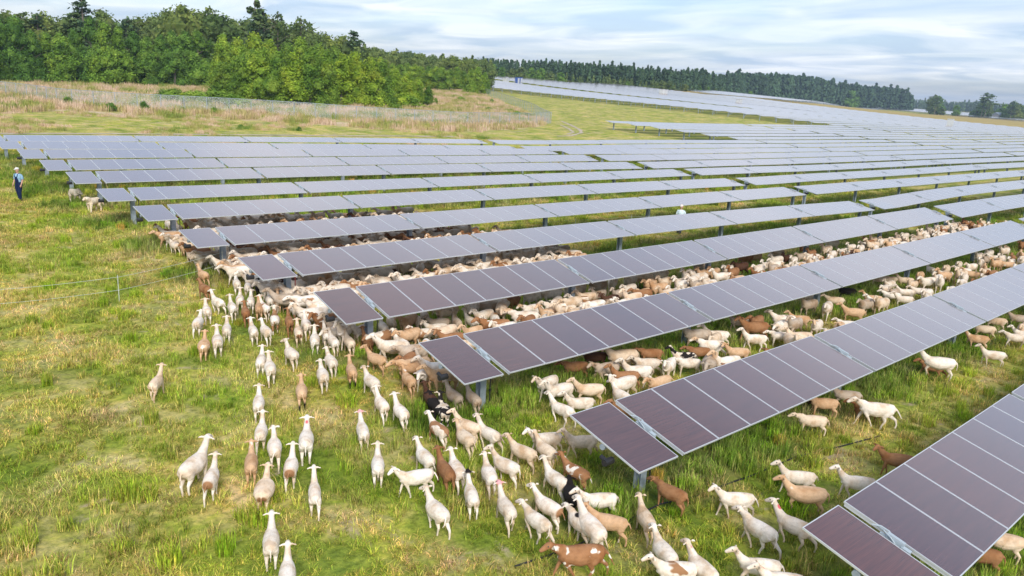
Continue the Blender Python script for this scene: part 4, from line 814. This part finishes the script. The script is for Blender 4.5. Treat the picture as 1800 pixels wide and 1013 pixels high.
for a in [
(328,875,366,762,'white',0),(368,887,381,818,'brump',1),(270,708,284,637,'cream',5),(455,745,455,674,'white',0),(458,800,464,728,'white',1),(484,828,480,757,'white',4),(442,858,444,786,'tan',0),(510,865,514,783,'brump',1),
(538,820,538,727,'redneck',0),(462,908,470,826,'creamrump',11),(554,914,553,827,'white',5),(477,1005,479,902,'white',0),(505,1068,507,968,'redhead',0),(531,722,530,676,'blacklegs',2),(570,692,565,645,'white',2),
(660,703,640,652,'white',2),(676,746,664,708,'white',1),(711,760,693,693,'white',1),(640,796,632,730,'pinkhead',0),(664,861,663,778,'white',0),(755,845,733,769,'white',2),(752,868,722,825,'white',4),(790,873,769,779,'brown',0),(808,868,795,796,'white',2),
(831,917,822,835,'blackhead',0),(778,945,749,853,'white',4),(896,940,878,849,'pinkhead',1),(863,877,852,801,'white',2),(903,858,869,800,'white',7),(957,962,920,875,'white',10),(977,935,935,843,'brump',2),(988,885,956,810,'white',1),
(1025,870,989,800,'bpied',2),(933,832,895,767,'cream',2),(968,830,942,766,'cream',2),(978,800,952,757,'white',4),(1040,805,1006,752,'cream',5),(835,785,800,726,'cream',7),(826,808,805,755,'cream',2),(872,800,840,738,'white',5),
(780,792,756,733,'pied',2),(781,757,776,738,'piebald',11),(762,735,746,672,'dark',0),(768,745,758,715,'black',8),(805,730,785,678,'grey',2),(838,735,820,684,'grey',1),(1000,753,968,702,'white',5),(1035,735,996,692,'white',5),(1052,712,1000,668,'cream',11),(1100,728,1077,677,'white',4),
(1003,915,1000,884,'black',8),(1031,967,1005,905,'spot',8),(1050,985,1015,861,'white',2),(1072,912,1031,851,'redneck',2),(1090,958,1037,884,'tan',2),(1047,1018,959,946,'bpied',10),(1195,908,1154,837,'brown',8),(1139,960,1125,895,'cream',2),(1176,1022,1150,936,'white',2),(1210,1040,1190,997,'pied',2),
(1246,1052,1213,970,'redneck',2),(1356,1035,1321,961,'white',1),(1397,1062,1363,990,'redneck',2),(1312,912,1268,857,'white',4),(1350,980,1300,880,'white',10),(1416,972,1355,873,'redneck',5),(1437,908,1364,842,'tan',11),(1420,872,1362,823,'white',5),(1524,882,1469,831,'white',5),(1592,840,1548,793,'brown',7),
(1782,990,1740,955,'cream',11),(1742,1015,1700,985,'brown',8),
# packed flock
(418,522,414,488,'white',0),(451,514,429,487,'white',2),(456,506,442,484,'brown',1),(463,510,457,492,'tan',0),(486,516,483,493,'white',1),(469,523,467,502,'cream',0),(503,543,493,513,'white',1),(457,531,455,516,'black',2),(436,528,437,512,'white',0),(422,552,422,530,'white',1),
(441,555,441,522,'white',0),(476,552,472,520,'white',2),(470,566,458,532,'pied',1),(489,553,487,533,'tan',0),(501,548,499,522,'cream',1),(531,553,523,527,'white',2),(521,568,512,540,'pied',1),(434,576,430,552,'brown',2),(456,567,455,542,'tan',0),(484,588,482,554,'pied',1),
(448,610,442,567,'white',0),(472,610,460,569,'white',2),(510,592,506,565,'brown',1),(526,612,523,569,'creamrump',0),(541,598,536,560,'white',1),(549,576,540,537,'white',0),(556,560,552,522,'white',1),(563,581,560,546,'white',2),(588,588,584,552,'cream',4),(575,616,570,574,'white',0),
(554,626,552,589,'white',1),(590,629,580,588,'white',2),(518,652,502,597,'white',7),(458,666,460,603,'white',0),(477,679,473,624,'white',1),(366,573,361,535,'white',0),(390,556,372,521,'white',5),(411,566,403,527,'white',1),(346,595,354,552,'white',2),(399,608,398,557,'white',0),
(384,631,381,569,'white',1),(358,638,361,586,'tan',11),(586,666,575,630,'white',2),(363,506,349,480,'tan',2),(366,531,350,504,'brown',2),(346,471,327,450,'cream',7),(298,426,275,403,'brown',7),(312,451,297,418,'white',2),(327,456,319,440,'tan',1),(342,448,333,420,'pied',0),(366,462,361,446,'tan',0),
(300,412,290,385,'white',0),(318,420,308,396,'cream',1),(352,432,343,412,'tan',2),(376,470,372,450,'cream',1),(388,462,382,440,'pied',0),
(618,630,607,577,'cream',2),(650,628,637,583,'brown',1),(672,660,644,616,'tan',7),(620,684,615,634,'blacklegs',0),(724,700,707,647,'tan',2),(713,633,689,577,'white',0),(677,602,669,570,'white',1),(690,592,684,565,'cream',0),(737,588,725,563,'cream',2),(780,598,753,571,'white',7),(784,588,768,566,'grey',2),
(806,592,797,566,'grey',1),(834,590,815,544,'white',5),(757,607,734,588,'pied',4),(753,670,731,620,'grey',1),(883,592,852,561,'white',5),(928,577,904,552,'tan',7),(988,562,940,535,'white',10),(765,560,752,535,'cream',1),(748,580,742,555,'grey',0),
# between rows, right part
(1272,614,1232,572,'white',5),(1311,586,1267,564,'grey',5),(1389,586,1337,556,'white',6),(1339,619,1287,589,'white',5),(1415,582,1396,560,'tan',8),(1511,572,1457,547,'tan',6),(1264,634,1208,598,'tanhead',10),(1240,641,1215,618,'brown',8),(1308,642,1280,613,'tan',7),(1383,612,1350,603,'white',8),
(1214,650,1167,617,'piebald',5),(1223,662,1175,643,'white',8),(1156,644,1110,616,'brown',8),(1136,680,1086,634,'white',5),(1151,664,1100,628,'pied',10),(1114,688,1058,652,'brown',5),(1058,650,1035,632,'dark',8),(1025,668,1000,640,'brown',8),(1500,592,1475,575,'white',8),
(1543,544,1500,522,'tan',11),(1497,530,1462,510,'black',8),(1432,542,1410,524,'cream',8),(1476,547,1446,528,'cream',5),(1643,514,1605,496,'tan',11),(1599,510,1573,487,'cream',6),(1553,507,1530,494,'cream',8),(1570,508,1545,496,'cream',8),(1598,545,1556,532,'tanhead',8),
(1668,498,1648,478,'white',5),(1640,492,1628,473,'white',5),(1755,468,1728,455,'white',10),(1777,480,1745,466,'tan',8),(1700,492,1680,478,'white',5),(1715,498,1695,485,'tan',8),
(1728,618,1677,598,'tan',5),(1796,616,1752,594,'white',5),(1757,648,1706,618,'tanhead',10),(1665,670,1598,625,'white',11),(1652,668,1595,644,'brown',10),(1558,755,1500,690,'white',10),(1502,722,1470,690,'grey',11),(1537,742,1488,718,'brown',8),(1462,736,1420,702,'tan',8),(1442,768,1398,726,'cream',8),(1420,722,1402,708,'dark',8),
(1740,600,1700,575,'cream',8),(1760,585,1725,570,'cream',8),(1800,580,1765,565,'grey',8),(1810,610,1765,582,'pied',8),(1550,550,1530,530,'white',5),(1600,532,1580,518,'white',5),(1625,530,1600,516,'white',8),(1575,538,1552,520,'pied',8),
]: place(*a)

N_HAND = len(SHEEP)
# the dense flock between the rows: stand animals side by side wherever the photograph looks down on them
def clear(x, y, a, rad=.36, tight=False):
    lu, lv = (.60, .27) if tight else (.78, .36)
    for o in SHEEP:
        dx, dy = x - o[0], y - o[1]
        if dx * dx + dy * dy > 1.4: continue
        ca, sa = math.cos(o[2]), math.sin(o[2]); u = dx * ca + dy * sa; v = -dx * sa + dy * ca
        if (u / lu) ** 2 + (v / lv) ** 2 < 1: return False
    return True
def fill(k, x0, x1, dens, colors, y0=.4, y1=5.0, head=180, spread=24, seed=0, left=None, tight=False):
    r = random.Random(seed); n = 0
    for i in range(int(dens)):
        x = r.uniform(x0, x1); y = k * ROWP + r.uniform(y0, y1); a = math.radians(head + r.gauss(0, spread)); s = r.uniform(.84, 1.06)
        if left and x < left: a += math.radians(r.uniform(0, 40))
        z = float(gz(x, y)); P = np.array([x, y, z + .66])
        if occluded(P) and occluded(P + [.4, 0, .05]) and occluded(P + [0, .0, .3]): continue
        if not clear(x, y, a, tight=tight): continue
        SHEEP.append([x, y, a, s, r.choice(colors), None]); n += 1
    return n
MIXC = ['white'] * 5 + ['cream'] * 4 + ['brown', 'pied', 'tan', 'tan', 'brown', 'grey', 'tanhead', 'grey', 'pied']
fill(0, 18, 42, 20, ['white', 'cream', 'cream'], 2.5, 4.9, seed=1)
fill(1, 2, 14, 70, MIXC, .6, 4.9, seed=2)
fill(1, 14, 62, 190, MIXC, .6, 4.9, seed=3, spread=10)
fill(2, .4, 9, 500, MIXC, .5, 5, seed=4)
fill(2, 9, 30, 700, MIXC + ['brown', 'dark'], .5, 5, seed=5, spread=9)
fill(2, 30, 52, 500, MIXC + ['brown'], .5, 5, seed=6, spread=12)
fill(3, .2, 15, 1500, MIXC + ['white'] * 5, .5, 5, seed=7, tight=True)
fill(3, 15, 33, 260, MIXC + ['black', 'dark'], .5, 2.6, seed=8, spread=8)
fill(4, .3, 15.5, 2600, MIXC + ['white'] * 7 + ['brown', 'dark'], .5, 5, seed=9, tight=True)
fill(5, 0, 14, 3000, MIXC + ['white'] * 7 + ['brown', 'dark'], .5, 5, seed=10, tight=True)
fill(6, 2.0, 7, 400, MIXC, .5, 2.2, seed=11, tight=True)
fill(6, 6, 14, 24, MIXC, .6, 2.0, seed=12)
def zone_name(x, y):
    k = y / ROWP; row = int(math.floor(k)); xs = start(max(0, min(12, row + 1)))
    if k < 0 or x < min(start(max(0, min(12, row))), xs) + .3:
        d = math.hypot(x - CAM[0], y - CAM[1])
        return 'front' if d < 15 else ('middle' if d < 19 else ('rear' if d < 24 else ('pack' if d < 36 else 'edge')))
    return 'r%d' % row
ZN = {'front': 'at the front of the open pasture', 'middle': 'midway up the open pasture', 'rear': 'just below the packed flock', 'pack': 'in the packed flock left of the rows', 'edge': 'at the far left tip of the flock'}
def pick_pose(o): return random.choice(range(12)) if o[5] is None else o[5]
SHEEP_D = sorted(SHEEP, key=lambda o: math.hypot(o[0] - CAM[0], o[1] - CAM[1]))
IND, REST = SHEEP_D[:298], SHEEP_D[298:]
groups = {}
for o in IND:
    z = zone_name(o[0], o[1]); c = COATS[o[4]][1]; px = proj(np.array([o[0], o[1], float(gz(o[0], o[1])) + .6]))
    groups.setdefault((z, o[4]), []).append((px[0], o))
for (z, c), L_ in groups.items():
    L_.sort(key=lambda t: t[0])
    place_ = ZN.get(z) or ('between the %s and %s panel rows' % (ordw(int(z[1:])), ordw(int(z[1:]) + 1)))
    for i, (px, o) in enumerate(L_):
        b = COATS[c][1]; b = b if 'sheep' in b else b + ' sheep'; ft = FEAT.get(c, '')
        lab = ' '.join((b + ' ' + ft).split()) + (', %s from left, %s' % (ordw(i), place_) if len(L_) > 1 else ' ' + place_)
        if len(lab.split()) > 16: print('LONG', lab)
        pi = pick_pose(o); s = o[3]; zz = float(gz(o[0], o[1]))
        ob = link('sheep', POSE[pi], loc=(o[0], o[1], zz - .02), rot=(0, 0, o[2]), scale=(s, s * random.uniform(.93, 1.06), s))
        ob.material_slots[0].link = 'OBJECT'; ob.material_slots[0].material = COATS[c][0]
        tag(ob, lab, 'sheep', 'sheep of the flock')
if REST:
    V = []; Fc = []; mi = []; off = 0; names = list(COATS); mats_ = [COATS[n_][0] for n_ in names] + [M_hoof]
    cache = [(np.array([v.co[:] for v in m_.vertices]), [list(p.vertices) for p in m_.polygons], [p.material_index for p in m_.polygons]) for m_ in LOWP]
    for o in REST:
        cv, cf, cm = random.choice(cache); ca, sa = math.cos(o[2]), math.sin(o[2]); q = cv * o[3]
        q = np.stack([q[:, 0] * ca - q[:, 1] * sa + o[0], q[:, 0] * sa + q[:, 1] * ca + o[1], q[:, 2] + float(gz(o[0], o[1]))], -1); V.append(q)
        Fc += [[i + off for i in f] for f in cf]; mi += [names.index(o[4] if o[4] in ('white', 'cream', 'tan', 'brown', 'grey', 'dark', 'black') else 'white') if x == 0 else len(names) for x in cm]; off += len(q)
    tag(link('packed_flock', mesh_np('packed_flock', np.concatenate(V), Fc, mats_, mi, True)), 'densely packed sheep between the farther panel rows', 'flock', kind='stuff')
print('SHEEP hand', N_HAND, 'total', len(SHEEP))
for m_ in LOWP: bpy.data.meshes.remove(m_)

# ------------------------------------------------------------------ livestock guardian dogs
def dog_mesh(ph=0, hy=0, hh=0, tail=1.):
    P = []; back = [(-.46, .58, .08, .10), (-.36, .59, .145, .16), (-.15, .58, .155, .18), (.08, .575, .165, .20), (.25, .60, .16, .20), (.35, .63, .12, .15)]
    P.append(([(x, 0, z) for x, z, *_ in back], [a[2] for a in back], [a[3] for a in back])); cy, sy = math.cos(hy), math.sin(hy)
    hd = lambda dx, dy, dz: (.54 + dx * cy - dy * sy, dx * sy + dy * cy, .82 + hh + dz)
    P.append(([(.25, 0, .64), (.38, 0, .72), (.48, 0, .79 + hh * .7), hd(0, 0, 0)], [.14, .125, .11, .09], [.16, .14, .12, .095]))
    P.append(([hd(-.06, 0, 0), hd(0, 0, .02), hd(.07, 0, 0), hd(.12, 0, -.03), hd(.20, 0, -.05), hd(.23, 0, -.055)], [.07, .095, .085, .055, .045, .03], [.07, .09, .08, .05, .042, .028]))
    for s in (-1, 1): P.append(([hd(-.01, s * .07, .05), hd(-.02, s * .105, .01), hd(-.02, s * .11, -.06)], [.02, .025, .012], [.035, .04, .02]))
    for s, fr, p in ((1, 1, 0), (-1, 1, math.pi), (1, 0, math.pi), (-1, 0, 0)):
        a = math.sin(ph + p) * .12; y = .10 * s; x0 = .26 if fr else -.36
        P.append(([(x0, y, .52), (x0 + a * .4 + (0 if fr else .05), y, .36), (x0 + a * .7 - (0 if fr else .05), y, .2), (x0 + a, y, .07), (x0 + a + .04, y, .03)], [.09, .065, .042, .038, .04], [.11, .075, .045, .038, .035]))
    P.append(([(-.44, 0, .64), (-.55, 0, .60 + .05 * tail), (-.66, .03, .50 + .16 * tail), (-.74, .05, .42 + .24 * tail)], [.05, .06, .06, .03], [.05, .065, .065, .03]))
    e = [np.array(hd(.085, s * .06, .03)) for s in (-1, 1)]; nose = np.array(hd(.235, 0, -.045))
    return solid(P, .018, 'dog_body', [M_hoof, M_hoof, M_skin], 2, [lambda c: np.linalg.norm(c - nose, axis=1) < .03, lambda c: (np.linalg.norm(c - e[0], axis=1) < .018) | (np.linalg.norm(c - e[1], axis=1) < .018)])
M_dog = coat('fur_cream', (.74, .64, .49)); M_dogg = coat('fur_grey', (.52, .47, .38))
def dog(px, py, hx, hy_, label, m, ph=0, hy=0, hh=0, tail=1.):
    G = gp(px, py); best = None
    for a in np.arange(0, 6.28, .05):
        q = proj(G + np.array([math.cos(a), math.sin(a), 0]) * .9 + [0, 0, .85 + hh]); e = (q[0] - hx) ** 2 + (q[1] - hy_) ** 2
        if best is None or e < best[0]: best = (e, a)
    a = best[1]; me = dog_mesh(ph, hy, hh, tail); o = link('dog', me, loc=(G[0] + math.cos(a) * .3, G[1] + math.sin(a) * .3, G[2]), rot=(0, 0, a)); o.material_slots[0].link = 'OBJECT'; o.material_slots[0].material = m
    tag(o, label, 'dog', 'livestock guardian dogs')
dog(172, 372, 149, 346, 'fluffy cream guardian dog walking left, nearer of the pair by the end post', M_dog, .5, 0, -.05, -.6)
dog(128, 356, 141, 340, 'greyish fluffy guardian dog with lowered head behind the cream dog', M_dogg, 2, .2, -.2, -.8)
dog(366, 478, 338, 455, 'grey-cream fluffy dog with outstretched tail beside the flock edge', M_dogg, 1, 0, -.05, .6)

# ------------------------------------------------------------------ people
def person(px, py, face, label, shirt_c, trouser_c, hat_c, overalls=False):
    """face: world heading (deg) the person looks; +X is forward in the local frame"""
    G = gp(px, py); SKN = mat('skin', (.52, .30, .21), .55, .3)
    P = [([(0, 0, .86), (0, 0, .98), (.01, 0, 1.12), (.01, 0, 1.28), (0, 0, 1.40), (0, 0, 1.47)], [.15, .165, .155, .175, .17, .07], [.11, .125, .115, .13, .11, .06]),
         ([(0, 0, 1.42), (.01, 0, 1.50), (.02, 0, 1.56)], [.058, .054, .06], [.06, .056, .06]),
         ([(.015, 0, 1.52), (.03, 0, 1.58), (.03, 0, 1.65), (.02, 0, 1.72), (.01, 0, 1.76)], [.045, .070, .078, .070, .035], [.05, .085, .098, .088, .045]),
         ([(.11, 0, 1.635), (.135, 0, 1.61)], [.014, .016], [.016, .012])]
    for s in (-1, 1):
        P.append(([(.02, s * .078, 1.66), (.01, s * .09, 1.63), (.01, s * .082, 1.60)], [.014, .016, .01], [.02, .022, .014]))
        P.append(([(0, s * .085, .92), (.03, s * .10, .70), (.045 + .04 * s, s * .10, .50), (.02 + .07 * s, s * .10, .30), (.0 + .10 * s, s * .10, .09)], [.098, .085, .062, .056, .042], [.105, .09, .066, .06, .045]))
        P.append(([(-.05 + .1 * s, s * .10, .05), (.05 + .1 * s, s * .105, .045), (.15 + .1 * s, s * .11, .03)], [.04, .048, .035], [.045, .04, .025]))
        P.append(([(0, s * .165, 1.40), (-.02, s * .225, 1.27), (-.02, s * .25, 1.12), (.05, s * .255, .98), (.10, s * .25, .88)], [.062, .052, .042, .036, .026], [.062, .052, .042, .036, .028]))
        hx_, hyv, hz = .115, s * .25, .845
        P.append(([(.10, s * .25, .88), (.12, s * .25, .83), (.125, s * .248, .79)], [.022, .026, .02], [.03, .042, .036]))
        for j, (oy, ln) in enumerate([(.032, .070), (.011, .080), (-.011, .074), (-.031, .058)]):
            x_ = .122 + oy; P.append(([(x_, hyv, .80), (x_ + .004, hyv - s * .004, .80 - ln * .5), (x_ - .002, hyv - s * .018, .80 - ln)], [.009, .0085, .007], [.009, .0085, .007]))
        P.append(([(.145, hyv - s * .01, .855), (.168, hyv - s * .02, .82), (.17, hyv - s * .025, .79)], [.011, .010, .008], [.011, .010, .008]))
    body = solid(P, .011, 'person', [SKN, SKN], 2); root = link('person', body, loc=G, rot=(0, 0, math.radians(face))); tag(root, label, 'person')
    def cl(name, parts, c, vox=.014):
        m = mat(name, c, .85, .1); noise_mix(m, [tuple(x * .75 for x in c), tuple(min(.9, x * 1.15) for x in c)], scale=9)
        return link(name, solid(parts, vox, name, [m, m], 2), root)
    sh = [([(0, 0, .93), (.01, 0, 1.12), (.01, 0, 1.28), (0, 0, 1.41), (0, 0, 1.465)], [.178, .170, .190, .185, .085], [.14, .13, .145, .125, .075])]
    for s in (-1, 1): sh.append(([(0, s * .15, 1.40), (-.02, s * .225, 1.28), (-.02, s * .248, 1.15)], [.078, .070, .062], [.078, .070, .062]))
    cl('shirt', sh, shirt_c)
    tr_ = [([(0, 0, .82), (0, 0, .95), (0, 0, 1.02)], [.165, .185, .186], [.13, .145, .15])]
    for s in (-1, 1): tr_.append(([(0, s * .085, .92), (.03, s * .10, .70), (.045 + .04 * s, s * .10, .50), (.02 + .07 * s, s * .10, .30), (.0 + .10 * s, s * .10, .10)], [.115, .102, .085, .082, .08], [.12, .108, .09, .086, .082]))
    if overalls:
        tr_.append(([(.065, 0, 1.0), (.075, 0, 1.15), (.07, 0, 1.30)], [.13, .12, .10], [.10, .105, .09]))
        for s in (-1, 1): tr_.append(([(.15, s * .08, 1.28), (.10, s * .085, 1.42), (0, s * .09, 1.475), (-.11, s * .07, 1.38), (-.14, s * .04, 1.2), (-.12, 0, 1.0)], [.022] * 6, [.02] * 6))
    cl('overalls' if overalls else 'trousers', tr_, trouser_c)
    cl('cap', [([(.015, 0, 1.675), (.01, 0, 1.73), (.0, 0, 1.785)], [.092, .092, .05], [.112, .108, .06]), ([(.09, 0, 1.70), (.155, 0, 1.69), (.19, 0, 1.68)], [.075, .07, .05], [.012, .012, .010])], hat_c, .009)
    hm = mat('hair', (.10, .07, .05), .8); link('hair', solid([([(-.05, 0, 1.60), (-.05, 0, 1.66), (-.03, 0, 1.70)], [.068, .078, .07], [.05, .055, .06])], .011, 'hair', [hm, hm], 2), root)
    bm_ = mat('boot', (.04, .03, .025), .6)
    for s in (-1, 1): link('boot', solid([([(-.06 + .1 * s, s * .10, .06), (.05 + .1 * s, s * .105, .05), (.17 + .1 * s, s * .11, .035)], [.05, .055, .04], [.055, .046, .03]), ([(.0 + .1 * s, s * .10, .05), (.0 + .1 * s, s * .10, .2)], [.055, .055], [.055, .055])], .012, 'boot', [bm_, bm_], 1), root)
person(36, 353, 215, 'person in dark blue bib overalls and white cap standing left of the dogs', (.26, .42, .56), (.012, .022, .065), (.70, .68, .63), True)
person(1193, 411, 200, 'person in a pale blue shirt and light cap half hidden behind a panel row', (.66, .78, .84), (.10, .11, .13), (.74, .66, .58))

# ------------------------------------------------------------------ haze
hz = MB(); hz.box((500, 1000, 28), (9600, 8600, 76)); hm_ = bpy.data.materials.new('haze'); hm_.use_nodes = True; nt = hm_.node_tree; nt.nodes.remove(nt.nodes['Principled BSDF'])
pv_ = nd(nt, 'ShaderNodeVolumePrincipled'); pv_.inputs['Color'].default_value = (.62, .78, 1, 1); pv_.inputs['Density'].default_value = .0002; pv_.inputs['Anisotropy'].default_value = .2
nt.links.new(pv_.outputs[0], nt.nodes['Material Output'].inputs['Volume'])
tag(link('haze', hz.build('haze', [hm_])), 'thin blue air fading the far woods', 'haze', kind='stuff')
